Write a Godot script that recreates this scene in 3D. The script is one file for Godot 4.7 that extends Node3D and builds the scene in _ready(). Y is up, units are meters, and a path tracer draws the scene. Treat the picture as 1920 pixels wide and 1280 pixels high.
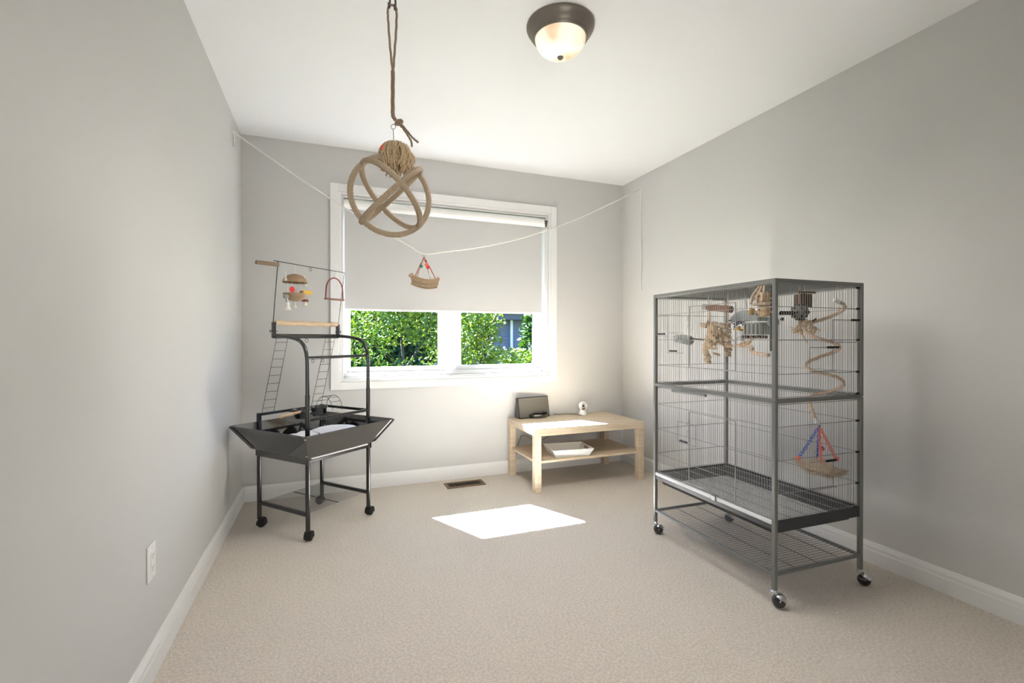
extends Node3D

const W := 2.983          # room width (x), the window wall is the plane z = 0
const H := 2.441          # ceiling height
const D := 4.4            # room length (z)
var rng := RandomNumberGenerator.new()
var M := {}
var used := {}


func _ready() -> void:
	rng.seed = 20240611
	# ---- camera, sky, sun, exposure -------------------------------------------------
	var cam := Camera3D.new()
	cam.name = "camera"
	cam.fov = 2.0 * rad_to_deg(atan(640.0 / 889.95))
	cam.near = 0.05
	cam.far = 200.0
	cam.position = Vector3(0.535, 1.083, 3.585)
	cam.rotation = Vector3(-0.0057, -0.3699, -0.0013)
	add_child(cam)
	cam.current = true

	var env := Environment.new()
	env.tonemap_mode = Environment.TONE_MAPPER_LINEAR
	env.tonemap_exposure = 9.5
	var sky_mat := ProceduralSkyMaterial.new()
	sky_mat.sky_top_color = Color(0.30, 0.50, 0.82)
	sky_mat.sky_horizon_color = Color(0.78, 0.86, 0.95)
	sky_mat.ground_horizon_color = Color(0.70, 0.74, 0.72)
	sky_mat.ground_bottom_color = Color(0.32, 0.36, 0.28)
	sky_mat.sun_angle_max = 1.0
	var sky := Sky.new()
	sky.sky_material = sky_mat
	env.sky = sky
	env.background_mode = Environment.BG_SKY
	env.background_energy_multiplier = 0.8
	env.ambient_light_source = Environment.AMBIENT_SOURCE_SKY
	env.sdfgi_enabled = true
	env.ssao_enabled = true
	env.ssil_enabled = true
	var we := WorldEnvironment.new()
	we.name = "environment"
	we.environment = env
	add_child(we)

	var sun := DirectionalLight3D.new()
	sun.name = "sun"
	sun.light_color = Color(0.935, 0.96, 1.0)
	sun.light_energy = 7.9
	sun.light_angular_distance = 0.55
	sun.shadow_enabled = true
	add_child(sun)
	sun.look_at_from_position(Vector3.ZERO, Vector3(0.4535, -1.0, 0.915), Vector3.UP)

	var rear_light := AreaLight3D.new()          # unseen soft light behind the camera, placed to brighten the room from there
	rear_light.name = "unseen_rear_light"
	rear_light.area_size = Vector2(0.9, 2.0)
	rear_light.light_color = Color(1.0, 0.99, 0.975)
	rear_light.light_energy = 0.8
	rear_light.area_range = 14.0
	rear_light.area_attenuation = 2.0
	rear_light.shadow_enabled = true
	rear_light.position = Vector3(0.5, 1.1, D + 2.05)
	add_child(rear_light)

	var lamp := SpotLight3D.new()          # the ceiling fitting's own light, just under its glass bowl
	lamp.name = "ceiling_lamp"
	lamp.light_color = Color(1.0, 0.98, 0.95)
	lamp.light_energy = 0.2
	lamp.light_size = 0.36
	lamp.spot_range = 12.0
	lamp.spot_attenuation = 2.0
	lamp.spot_angle = 84.0
	lamp.spot_angle_attenuation = 0.6
	lamp.shadow_enabled = true
	lamp.position = V(1.481, 2.27, 1.731)
	lamp.rotation_degrees = Vector3(-90, 0, 0)
	add_child(lamp)

	materials()
	room()
	window_wall()
	outdoors()
	ceiling_light()
	coffee_table()
	playstand()
	cage()
	cage_toys()
	rope_orb()
	clothesline()
	small_fittings()


# ---- helpers ------------------------------------------------------------------------
class MB:
	var v := PackedVector3Array()
	var n := PackedVector3Array()
	var uv := PackedVector2Array()
	var ix := PackedInt32Array()
	var xf := Transform3D.IDENTITY

	func pt(p: Vector3, nn: Vector3) -> int:
		v.append(xf * p)
		n.append((xf.basis * nn).normalized())
		uv.append(Vector2(p.x + p.z * 0.7, p.y + p.z * 0.7))
		return v.size() - 1

	func tri(a: int, b: int, c: int) -> void:
		var f := (v[c] - v[a]).cross(v[b] - v[a])
		if f.dot(n[a] + n[b] + n[c]) < 0.0:
			ix.append_array(PackedInt32Array([a, c, b]))
		else:
			ix.append_array(PackedInt32Array([a, b, c]))

	func quad(a: Vector3, b: Vector3, c: Vector3, d: Vector3, out_dir: Vector3) -> void:
		var nn := (c - a).cross(b - a)
		if nn.length_squared() < 1e-16:
			nn = (d - a).cross(c - a)
		nn = nn.normalized()
		if nn.dot(out_dir) < 0.0:
			nn = -nn
		var i := [pt(a, nn), pt(b, nn), pt(c, nn), pt(d, nn)]
		tri(i[0], i[1], i[2])
		tri(i[0], i[2], i[3])

	func flat3(a: Vector3, b: Vector3, c: Vector3, out_dir: Vector3) -> void:
		var nn := (c - a).cross(b - a).normalized()
		if nn.dot(out_dir) < 0.0:
			nn = -nn
		tri(pt(a, nn), pt(b, nn), pt(c, nn))

	# box with chamfered edges
	func box(c: Vector3, s: Vector3, bev := 0.0) -> void:
		var h := s * 0.5
		bev = minf(bev, minf(h.x, minf(h.y, h.z)) * 0.95)
		var k := h - Vector3(bev, bev, bev)
		for ax in 3:
			var e := Vector3.ZERO
			var f := Vector3.ZERO
			e[(ax + 1) % 3] = k[(ax + 1) % 3]
			f[(ax + 2) % 3] = k[(ax + 2) % 3]
			for sg in [-1.0, 1.0]:
				var o := Vector3.ZERO
				o[ax] = h[ax] * sg
				quad(c + o - e - f, c + o + e - f, c + o + e + f, c + o - e + f, o)
		if bev <= 0.0:
			return
		for ax in 3:
			var a1 := (ax + 1) % 3
			var a2 := (ax + 2) % 3
			for s1 in [-1.0, 1.0]:
				for s2 in [-1.0, 1.0]:
					var p := Vector3.ZERO
					var q := Vector3.ZERO
					p[a1] = h[a1] * s1
					p[a2] = k[a2] * s2
					q[a1] = k[a1] * s1
					q[a2] = h[a2] * s2
					var l := Vector3.ZERO
					l[ax] = k[ax]
					quad(c + p - l, c + p + l, c + q + l, c + q - l, p + q)
		for sx in [-1.0, 1.0]:
			for sy in [-1.0, 1.0]:
				for sz in [-1.0, 1.0]:
					var g := Vector3(sx, sy, sz)
					flat3(c + Vector3(h.x, k.y, k.z) * g, c + Vector3(k.x, h.y, k.z) * g, c + Vector3(k.x, k.y, h.z) * g, g)

	func box2(lo: Vector3, hi: Vector3, bev := 0.0) -> void:
		box((lo + hi) * 0.5, (hi - lo).abs(), bev)

	# a prism: outline in the xy plane (any simple polygon), from z0 to z1
	func prism(poly: PackedVector2Array, z0: float, z1: float) -> void:
		var t := Geometry2D.triangulate_polygon(poly)
		for z in [z0, z1]:
			var nn := Vector3(0, 0, signf((z - (z0 + z1) * 0.5)))
			var base := v.size()
			for p in poly:
				pt(Vector3(p.x, p.y, z), nn)
			for i in range(0, t.size(), 3):
				tri(base + t[i], base + t[i + 1], base + t[i + 2])
		var area := 0.0
		for i in poly.size():
			var p0 := poly[i]
			var p1 := poly[(i + 1) % poly.size()]
			area += p0.cross(p1)
		for i in poly.size():
			var p := poly[i]
			var q := poly[(i + 1) % poly.size()]
			var d := q - p
			var o := Vector3(d.y, -d.x, 0) * signf(area)
			quad(Vector3(p.x, p.y, z0), Vector3(q.x, q.y, z0), Vector3(q.x, q.y, z1), Vector3(p.x, p.y, z1), o)

	# a tube along points; radii gives one radius per point, amp and pitch a rope-like twist
	func tube(pts: PackedVector3Array, r: float, sides := 6, closed := false, radii := PackedFloat32Array(), caps := true, amp := 0.0, pitch := 0.0) -> void:
		var m := pts.size()
		if m < 2:
			return
		var rings := []
		var up := Vector3.ZERO
		var cnt := m + 1 if closed else m
		for k in cnt:
			var i := k % m
			var t: Vector3
			if closed:
				t = (pts[(i + 1) % m] - pts[(i - 1 + m) % m]).normalized()
			else:
				t = (pts[mini(i + 1, m - 1)] - pts[maxi(i - 1, 0)]).normalized()
			if up == Vector3.ZERO:
				up = t.cross(Vector3(0.31, 0.9, 0.17)).normalized()
				if up.length() < 0.3:
					up = t.cross(Vector3.RIGHT).normalized()
			else:
				up = (up - t * up.dot(t)).normalized()
			var sd := t.cross(up)
			var rad := radii[i] if radii.size() else r
			var row := PackedInt32Array()
			for s in sides + 1:
				var an := TAU * s / sides
				if amp > 0.0:
					rad = (radii[i] if radii.size() else r) * (1.0 + amp * sin(pitch * k + an))
				var o := up * cos(an) + sd * sin(an)
				row.append(pt(pts[i] + o * rad, o))
			rings.append(row)
		for k in cnt - 1:
			var a: PackedInt32Array = rings[k]
			var b: PackedInt32Array = rings[k + 1]
			for s in sides:
				tri(a[s], a[s + 1], b[s + 1])
				tri(a[s], b[s + 1], b[s])
		if caps and not closed:
			for e in 2:
				var row: PackedInt32Array = rings[0] if e == 0 else rings[cnt - 1]
				var nn := (pts[0] - pts[1]).normalized() if e == 0 else (pts[m - 1] - pts[m - 2]).normalized()
				var nb := xf.basis.inverse()
				var ids := PackedInt32Array()
				for s in sides:
					v.append(v[row[s]])
					n.append((xf.basis * nn).normalized())
					uv.append(Vector2.ZERO)
					ids.append(v.size() - 1)
				for s in range(1, sides - 1):
					tri(ids[0], ids[s], ids[s + 1])

	func rod(a: Vector3, b: Vector3, r: float, sides := 6) -> void:
		tube(PackedVector3Array([a, b]), r, sides)

	# square tube between two points (vertical or horizontal posts and rails)
	func bar(a: Vector3, b: Vector3, w: float, hgt: float, bev := 0.001) -> void:
		var keep := xf
		var d := b - a
		var z := d.normalized()
		var up := Vector3.UP if absf(z.y) < 0.95 else Vector3.BACK
		var x := up.cross(z).normalized()
		var y := z.cross(x)
		xf = keep * Transform3D(Basis(x, y, z), (a + b) * 0.5)
		box(Vector3.ZERO, Vector3(w, hgt, d.length()), bev)
		xf = keep

	# turned profile: points are (radius, height)
	func lathe(prof: PackedVector2Array, segs := 24) -> void:
		var m := prof.size()
		for k in m - 1:
			var p := prof[k]
			var q := prof[k + 1]
			var d := (q - p).normalized()
			var nn := Vector2(d.y, -d.x)
			var np := nn
			var nq := nn
			if k > 0:
				var d0 := (p - prof[k - 1]).normalized()
				if d0.dot(d) > 0.75:
					np = (nn + Vector2(d0.y, -d0.x)).normalized()
			if k < m - 2:
				var d1 := (prof[k + 2] - q).normalized()
				if d1.dot(d) > 0.75:
					nq = (nn + Vector2(d1.y, -d1.x)).normalized()
			var a := PackedInt32Array()
			var b := PackedInt32Array()
			for s in segs + 1:
				var an := TAU * s / segs
				var c := cos(an)
				var w := sin(an)
				a.append(pt(Vector3(p.x * c, p.y, p.x * w), Vector3(np.x * c, np.y, np.x * w)))
				b.append(pt(Vector3(q.x * c, q.y, q.x * w), Vector3(nq.x * c, nq.y, nq.x * w)))
			for s in segs:
				if p.x > 1e-6:
					tri(a[s], a[s + 1], b[s + 1])
				if q.x > 1e-6:
					tri(a[s], b[s + 1], b[s])

	func ball(c: Vector3, r: Vector3, segs := 12, rows := 8) -> void:
		var g := []
		for i in rows + 1:
			var th := PI * i / rows
			var row := PackedInt32Array()
			for s in segs + 1:
				var an := TAU * s / segs
				var o := Vector3(sin(th) * cos(an), cos(th), sin(th) * sin(an))
				row.append(pt(c + o * r, (o / r).normalized()))
			g.append(row)
		for i in rows:
			for s in segs:
				if i > 0:
					tri(g[i][s], g[i][s + 1], g[i + 1][s + 1])
				if i < rows - 1:
					tri(g[i][s], g[i + 1][s + 1], g[i + 1][s])

	func mesh(mat: Material) -> ArrayMesh:
		var arr := []
		arr.resize(Mesh.ARRAY_MAX)
		arr[Mesh.ARRAY_VERTEX] = v
		arr[Mesh.ARRAY_NORMAL] = n
		arr[Mesh.ARRAY_TEX_UV] = uv
		arr[Mesh.ARRAY_INDEX] = ix
		var am := ArrayMesh.new()
		am.add_surface_from_arrays(Mesh.PRIMITIVE_TRIANGLES, arr)
		am.surface_set_material(0, mat)
		return am


func numbered(called: String) -> String:
	var k: int = used.get(called, 0)
	used[called] = k + 1
	return called if k == 0 else "%s_%03d" % [called, k]


func put(called: String, mb: MB, mat: Material, parent: Node = self) -> MeshInstance3D:
	var o := MeshInstance3D.new()
	o.mesh = mb.mesh(mat)
	o.name = numbered(called) if parent == self else called
	o.cast_shadow = GeometryInstance3D.SHADOW_CASTING_SETTING_ON
	parent.add_child(o, true)
	return o


func tag(o: Node, label: String, category: String, group := "") -> Node:
	o.set_meta("label", label)
	o.set_meta("category", category)
	if group:
		o.set_meta("group", group)
	return o


func thing(called: String, label: String, category: String, at := Vector3.ZERO, turn := 0.0, group := "") -> Node3D:
	var o := Node3D.new()
	o.name = numbered(called)
	add_child(o)
	o.position = at
	o.rotation.y = turn
	tag(o, label, category, group)
	return o


func stuff(o: Node) -> Node:
	o.set_meta("kind", "stuff")
	return o


func struct(called: String, mb: MB, mat: Material) -> MeshInstance3D:
	var o := put(called, mb, mat)
	o.set_meta("kind", "structure")
	return o


func mat(col: Color, rough := 0.6, metal := 0.0) -> StandardMaterial3D:
	var m := StandardMaterial3D.new()
	m.albedo_color = col
	m.roughness = rough
	m.metallic = metal
	return m


func noise_tex(freq: float, size: int, as_normal := false, strength := 4.0, kind := FastNoiseLite.TYPE_SIMPLEX_SMOOTH, octaves := 4, ramp: Gradient = null, sd := 3) -> NoiseTexture2D:
	var f := FastNoiseLite.new()
	f.noise_type = kind
	f.frequency = freq
	f.fractal_octaves = octaves
	f.seed = sd
	var t := NoiseTexture2D.new()
	t.width = size
	t.height = size
	t.seamless = true
	t.noise = f
	t.as_normal_map = as_normal
	t.bump_strength = strength
	if ramp:
		t.color_ramp = ramp
	return t


func ramp2(a: Color, b: Color, lo := 0.0, hi := 1.0) -> Gradient:
	var g := Gradient.new()
	g.offsets = PackedFloat32Array([lo, hi])
	g.colors = PackedColorArray([a, b])
	return g


func triplanar(m: StandardMaterial3D, scale: float, world := true) -> void:
	m.uv1_triplanar = true
	m.uv1_world_triplanar = world
	m.uv1_scale = Vector3.ONE * scale


func V(x: float, y: float, z: float) -> Vector3:
	return Vector3(x, y, z)


func path(a: Array) -> PackedVector3Array:
	return PackedVector3Array(a)


# a smooth curve through the given points
func smooth(pts: Array, per := 8) -> PackedVector3Array:
	var out := PackedVector3Array()
	var m := pts.size()
	for i in m - 1:
		var p0: Vector3 = pts[maxi(i - 1, 0)]
		var p1: Vector3 = pts[i]
		var p2: Vector3 = pts[i + 1]
		var p3: Vector3 = pts[mini(i + 2, m - 1)]
		for k in per:
			out.append(p1.cubic_interpolate(p2, p0, p3, float(k) / per))
	out.append(pts[m - 1])
	return out


func ring(c: Vector3, u: Vector3, w: Vector3, r: float, segs: int) -> PackedVector3Array:
	var out := PackedVector3Array()
	for i in segs:
		var an := TAU * i / segs
		out.append(c + u * cos(an) * r + w * sin(an) * r)
	return out


# ---- materials ----------------------------------------------------------------------
func materials() -> void:
	var wall := mat(Color(0.785, 0.782, 0.772), 0.75)
	wall.normal_enabled = true
	wall.normal_texture = noise_tex(0.05, 512, true, 1.2)
	wall.normal_scale = 0.12
	triplanar(wall, 2.5)
	M.wall = wall
	var ceil_m := mat(Color(0.90, 0.902, 0.90), 0.9)
	M.ceiling = ceil_m
	M.white_trim = mat(Color(0.90, 0.90, 0.895), 0.35)
	M.vinyl = mat(Color(0.88, 0.885, 0.885), 0.32)
	var carpet := mat(Color(1, 1, 1), 1.0)
	carpet.albedo_texture = noise_tex(0.045, 1024, false, 1.0, FastNoiseLite.TYPE_SIMPLEX, 5, ramp2(Color(0.79, 0.752, 0.70), Color(0.86, 0.828, 0.782), 0.2, 0.8))
	carpet.heightmap_enabled = true
	carpet.heightmap_texture = noise_tex(0.075, 1024, false, 1.0, FastNoiseLite.TYPE_SIMPLEX, 4, null, 9)
	carpet.heightmap_scale = 0.34
	carpet.rim_enabled = true
	carpet.rim = 0.3
	triplanar(carpet, 1.4)
	M.carpet = carpet
	var glass := mat(Color(0.10, 0.13, 0.12, 0.02), 0.02)
	glass.transparency = BaseMaterial3D.TRANSPARENCY_ALPHA
	glass.metallic_specular = 0.1
	M.pane = glass
	var blind := mat(Color(0.785, 0.785, 0.78), 0.85)
	blind.normal_enabled = true
	blind.normal_texture = noise_tex(0.4, 256, true, 2.0)
	blind.normal_scale = 0.15
	triplanar(blind, 8.0)
	M.blind = blind
	M.bronze = mat(Color(0.47, 0.44, 0.40), 0.42, 0.4)
	M.black_metal = mat(Color(0.06, 0.062, 0.066), 0.2, 0.0)
	M.black_metal.metallic_specular = 0.9
	M.drawer = mat(Color(0.80, 0.80, 0.80), 0.35)
	M.pale_wood = mat(Color(0.80, 0.70, 0.56), 0.8)
	M.black_plastic = mat(Color(0.06, 0.062, 0.066), 0.16)
	M.black_plastic.metallic_specular = 0.85
	M.black_matte = mat(Color(0.045, 0.045, 0.048), 0.6)
	M.steel = mat(Color(0.72, 0.72, 0.72), 0.28, 1.0)
	M.chrome = mat(Color(0.85, 0.85, 0.86), 0.12, 1.0)
	M.cage = mat(Color(0.46, 0.465, 0.455), 0.34, 0.35)
	M.wire = mat(Color(0.56, 0.56, 0.55), 0.35, 0.25)
	M.tray_dark = mat(Color(0.19, 0.197, 0.205), 0.42)
	M.tray_black = mat(Color(0.07, 0.075, 0.08), 0.4)
	M.tray_pale = mat(Color(0.80, 0.81, 0.82), 0.5)
	M.gloss_black = mat(Color(0.085, 0.088, 0.094), 0.12)
	M.gloss_black.metallic_specular = 1.0
	M.gloss_black.clearcoat_enabled = true
	M.gloss_black.clearcoat = 1.0
	M.gloss_black.clearcoat_roughness = 0.06
	M.tray_light = mat(Color(0.50, 0.52, 0.55), 0.4)
	var birch := mat(Color(1, 1, 1), 0.5)
	birch.albedo_texture = wood_tex(Color(0.755, 0.68, 0.575), Color(0.83, 0.765, 0.665), 5)
	triplanar(birch, 1.6, false)
	M.birch = birch
	var wood := mat(Color(1, 1, 1), 0.6)
	wood.albedo_texture = wood_tex(Color(0.70, 0.56, 0.40), Color(0.83, 0.72, 0.56), 11)
	triplanar(wood, 5.0, false)
	M.wood = wood
	M.coconut = mat(Color(0.60, 0.50, 0.39), 0.75)
	M.brown_wood = mat(Color(0.50, 0.37, 0.30), 0.7)
	M.red_wood = mat(Color(0.52, 0.24, 0.22), 0.55)
	M.sisal = fibre(Color(0.63, 0.56, 0.47), Color(0.74, 0.67, 0.575))
	M.jute = fibre(Color(0.49, 0.42, 0.34), Color(0.62, 0.54, 0.45))
	M.cream_fibre = fibre(Color(0.76, 0.655, 0.53), Color(0.89, 0.81, 0.69))
	M.pale_rope = fibre(Color(0.72, 0.64, 0.55), Color(0.82, 0.75, 0.67))
	M.peach_rope = fibre(Color(0.77, 0.66, 0.56), Color(0.88, 0.785, 0.69))
	M.white_rope = fibre(Color(0.86, 0.85, 0.82), Color(0.94, 0.93, 0.90))
	M.straw = fibre(Color(0.50, 0.40, 0.31), Color(0.84, 0.75, 0.62))
	M.gap_dark = mat(Color(0.24, 0.17, 0.12), 0.9)
	M.white_plastic = mat(Color(0.92, 0.92, 0.91), 0.35)
	M.white_cotton = mat(Color(0.90, 0.89, 0.85), 0.95)
	M.paper = mat(Color(0.90, 0.90, 0.91), 0.9)
	M.grille = mat(Color(0.36, 0.35, 0.325), 0.65)
	M.grey_plastic = mat(Color(0.58, 0.60, 0.59), 0.4)
	M.vent = mat(Color(0.47, 0.39, 0.30), 0.5, 0.2)
	M.dark_hole = mat(Color(0.03, 0.028, 0.025), 0.9)
	M.red = mat(Color(0.85, 0.16, 0.13), 0.4)
	M.coral = mat(Color(0.93, 0.42, 0.34), 0.4)
	M.salmon = mat(Color(0.95, 0.52, 0.44), 0.4)
	M.lilac = mat(Color(0.42, 0.44, 0.80), 0.4)
	M.blue = mat(Color(0.17, 0.27, 0.72), 0.4)
	M.sky_blue = mat(Color(0.33, 0.52, 0.82), 0.4)
	M.green = mat(Color(0.10, 0.52, 0.34), 0.4)
	M.yellow = mat(Color(0.82, 0.66, 0.24), 0.5)
	M.magenta = mat(Color(0.62, 0.10, 0.30), 0.4)
	M.sky_blue_dark = mat(Color(0.30, 0.38, 0.48), 0.7)
	M.yellow_fibre = fibre(Color(0.66, 0.50, 0.27), Color(0.80, 0.64, 0.38))
	M.brown_dark = mat(Color(0.20, 0.16, 0.14), 0.7)
	M.brown_wood2 = mat(Color(0.33, 0.27, 0.21), 0.7)
	M.tray_light2 = mat(Color(0.40, 0.40, 0.38), 0.6)
	M.straw_pale = fibre(Color(0.62, 0.54, 0.46), Color(0.88, 0.81, 0.72))
	M.straw_tan = fibre(Color(0.67, 0.57, 0.44), Color(0.85, 0.765, 0.63))
	M.red_cord = mat(Color(0.66, 0.25, 0.22), 0.7)
	M.lens = mat(Color(0.02, 0.02, 0.022), 0.12)


func wood_tex(a: Color, b: Color, sd: int) -> ImageTexture:
	var f := FastNoiseLite.new()
	f.seed = sd
	f.frequency = 0.02
	f.fractal_octaves = 4
	var im := Image.create(256, 256, false, Image.FORMAT_RGB8)
	for y in 256:
		for x in 256:
			var t := f.get_noise_2d(x * 0.35, y * 5.0) * 0.9 + 0.5
			var g := f.get_noise_2d(x * 1.2 + 300.0, y * 14.0) * 0.5
			im.set_pixel(x, y, a.lerp(b, clampf(t + g * 0.35, 0, 1)))
	im.generate_mipmaps()
	return ImageTexture.create_from_image(im)


func fibre(a: Color, b: Color) -> StandardMaterial3D:
	var m := mat(Color(1, 1, 1), 0.95)
	m.albedo_texture = noise_tex(0.09, 256, false, 1.0, FastNoiseLite.TYPE_SIMPLEX, 3, ramp2(a, b, 0.25, 0.75))
	m.normal_enabled = true
	m.normal_texture = noise_tex(0.12, 256, true, 6.0)
	m.normal_scale = 0.3
	triplanar(m, 9.0, false)
	return m


# ---- the room -----------------------------------------------------------------------
const WX0 := 0.628   # window opening in the wall
const WX1 := 2.243
const WY0 := 0.792
const WY1 := 2.100
const WALL := 0.16

func room() -> void:
	var b := MB.new()
	b.box2(V(-WALL, -0.25, -WALL), V(W + WALL, 0, D + 2.2))
	struct("floor", b, M.carpet)
	b = MB.new()
	b.box2(V(-WALL, H, -WALL), V(W + WALL, H + 0.2, D + 2.2))
	struct("ceiling", b, M.ceiling)
	b = MB.new()
	b.box2(V(-WALL, 0, -WALL), V(0, H, D + 2.2))
	struct("wall_left", b, M.wall)
	b = MB.new()
	b.box2(V(W, 0, -WALL), V(W + WALL, H, D + 2.2))
	struct("wall_right", b, M.wall)
	b = MB.new()
	b.box2(V(0, 0, -WALL), V(WX0, H, 0))
	b.box2(V(WX1, 0, -WALL), V(W, H, 0))
	b.box2(V(WX0, 0, -WALL), V(WX1, WY0, 0))
	b.box2(V(WX0, WY1, -WALL), V(WX1, H, 0))
	struct("wall_back", b, M.wall)
	b = MB.new()                       # behind the camera, out of view: opening placed to pass the rear light
	b.box2(V(0, 0, D), V(0.36, H, D + 0.12))
	b.box2(V(1.3, 0, D), V(W, H, D + 0.12))
	b.box2(V(0.36, 2.05, D), V(1.3, H, D + 0.12))
	struct("wall_front", b, M.wall)
	b = MB.new()
	b.box2(V(0, 0, D + 2.08), V(W, H, D + 2.2))
	struct("wall_unseen_rear", b, M.wall)  # out of view, closes the space around the rear light
	# baseboards: stepped and rounded profile
	var prof := PackedVector2Array([Vector2(0, 0), Vector2(0.0145, 0), Vector2(0.0145, 0.062), Vector2(0.0125, 0.068), Vector2(0.0125, 0.083), Vector2(0.009, 0.092), Vector2(0.006, 0.1015), Vector2(0, 0.1015)])
	b = MB.new()
	b.xf = Transform3D(Basis(Vector3(1, 0, 0), Vector3(0, 1, 0), Vector3(0, 0, 1)), Vector3.ZERO)
	b.prism(prof, 0.0, D)
	struct("baseboard_left", b, M.white_trim)
	b = MB.new()
	b.xf = Transform3D(Basis(Vector3(-1, 0, 0), Vector3(0, 1, 0), Vector3(0, 0, -1)), V(W, 0, D))
	b.prism(prof, 0.0, D)
	struct("baseboard_right", b, M.white_trim)
	b = MB.new()
	b.xf = Transform3D(Basis(Vector3(0, 0, 1), Vector3(0, 1, 0), Vector3(-1, 0, 0)), V(W, 0, 0))
	b.prism(prof, 0.0125, W - 0.0125)
	struct("baseboard_back", b, M.white_trim)


func window_wall() -> void:
	var w := Node3D.new()
	w.name = "window_1"
	add_child(w)
	w.position = V((WX0 + WX1) * 0.5, WY0, 0)
	w.set_meta("kind", "structure")
	w.set_meta("label", "white double casement window with wide flat trim")
	var o := w.position
	# casing: four mitred boards with a raised outer band
	var ox0 := 0.552
	var ox1 := 2.322
	var oy0 := 0.722
	var oy1 := 2.181
	var b := MB.new()
	b.xf.origin = -o
	var lo := Vector2(ox0, oy0)
	var hi := Vector2(ox1, oy1)
	for st in [[0.0, 0.055, 0.019], [0.055, 0.074, 0.013]]:
		var i0: float = st[0]
		var i1: float = st[1]
		var t: float = st[2]
		b.box2(V(lo.x + i0, lo.y + i0, 0.0), V(lo.x + i1, hi.y - i0, t), 0.002)
		b.box2(V(hi.x - i1, lo.y + i0, 0.0), V(hi.x - i0, hi.y - i0, t), 0.002)
		b.box2(V(lo.x + i1, lo.y + i0, 0.0), V(hi.x - i1, lo.y + i1, t), 0.002)
		b.box2(V(lo.x + i1, hi.y - i1, 0.0), V(hi.x - i1, hi.y - i0, t), 0.002)
	put("casing", b, M.white_trim, w)
	# jamb liner inside the opening
	b = MB.new()
	b.xf.origin = -o
	var j := 0.012
	b.box2(V(WX0, WY0, -WALL), V(WX0 + j, WY1, 0.004), 0.001)
	b.box2(V(WX1 - j, WY0, -WALL), V(WX1, WY1, 0.004), 0.001)
	b.box2(V(WX0 + j, WY0, -WALL), V(WX1 - j, WY0 + j, 0.004), 0.001)
	b.box2(V(WX0 + j, WY1 - j, -WALL), V(WX1 - j, WY1, 0.004), 0.001)
	put("jamb", b, M.white_trim, w)
	# vinyl frame with centre mullion
	var x0 := WX0 + j
	var x1 := WX1 - j
	var y0 := WY0 + j
	var y1 := WY1 - j
	b = MB.new()
	b.xf.origin = -o
	b.box2(V(x0, y0, -0.15), V(x0 + 0.024, y1, -0.075), 0.003)
	b.box2(V(x1 - 0.024, y0, -0.15), V(x1, y1, -0.075), 0.003)
	b.box2(V(x0, y0, -0.15), V(x1, y0 + 0.034, -0.075), 0.003)
	b.box2(V(x0, y1 - 0.03, -0.15), V(x1, y1, -0.075), 0.003)
	put("frame", b, M.vinyl, w)
	b = MB.new()
	b.xf.origin = -o
	b.box2(V(1.390, y0 + 0.034, -0.15), V(1.482, y1 - 0.03, -0.075), 0.004)
	put("mullion", b, M.vinyl, w)
	for s in [[0.664, 1.390, 0.690, 1.348], [1.482, 2.207, 1.526, 2.164]]:
		var sx0: float = s[0]
		var sx1: float = s[1]
		var gx0: float = s[2]
		var gx1: float = s[3]
		b = MB.new()
		b.xf.origin = -o
		var sy0 := y0 + 0.034
		var sy1 := y1 - 0.03
		b.box2(V(sx0, sy0, -0.14), V(gx0, sy1, -0.092), 0.004)
		b.box2(V(gx1, sy0, -0.14), V(sx1, sy1, -0.092), 0.004)
		b.box2(V(gx0, sy0, -0.14), V(gx1, 0.872, -0.092), 0.004)
		b.box2(V(gx0, sy1 - 0.03, -0.14), V(gx1, sy1, -0.092), 0.004)
		var sash := put("sash", b, M.vinyl, w)
		b = MB.new()
		b.xf.origin = -o
		b.box2(V(gx0 - 0.008, 0.865, -0.118), V(gx1 + 0.008, sy1 - 0.025, -0.113))
		put("pane", b, M.pane, sash)
	# crank handle of the right-hand sash
	b = MB.new()
	b.xf.origin = -o
	b.box2(V(2.04, 0.838, -0.075), V(2.15, 0.852, -0.055), 0.004)
	b.tube(smooth([V(2.13, 0.845, -0.05), V(2.08, 0.853, -0.042), V(2.02, 0.848, -0.04), V(1.99, 0.842, -0.045)], 5), 0.006, 8)
	b.ball(V(1.985, 0.842, -0.045), V(0.011, 0.009, 0.009), 10, 6)
	put("crank_handle", b, M.white_plastic, w)
	b = MB.new()
	b.xf.origin = -o
	b.box2(V(2.118, 0.859, -0.0915), V(2.163, 0.865, -0.0905), 0.0)
	put("maker_mark", b, M.black_matte, w)

	# roller blind inside the reveal
	var r := thing("roller_blind", "pale grey roller blind pulled halfway down in the window", "blind", V(1.43, 1.29, -0.055))
	var bo := V(1.43, 1.29, -0.055)
	b = MB.new()
	b.xf.origin = -bo
	b.box2(V(0.648, 1.306, -0.0505), V(2.210, 2.05, -0.0485))
	put("fabric", b, M.blind, r)
	b = MB.new()
	b.xf.origin = -bo
	b.box2(V(0.648, 1.290, -0.0545), V(2.210, 1.307, -0.0455), 0.003)
	put("hem_bar", b, M.white_plastic, r)
	b = MB.new()
	b.xf = Transform3D(Basis(Vector3(0, 1, 0), Vector3(1, 0, 0), Vector3(0, 0, -1)), V(0.642, 2.048, -0.012) - bo)
	b.lathe(PackedVector2Array([Vector2(0.0, 0.0), Vector2(0.0345, 0.0), Vector2(0.0345, 1.578), Vector2(0.0, 1.578)]), 28)
	put("roller_tube", b, M.white_plastic, r)
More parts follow.
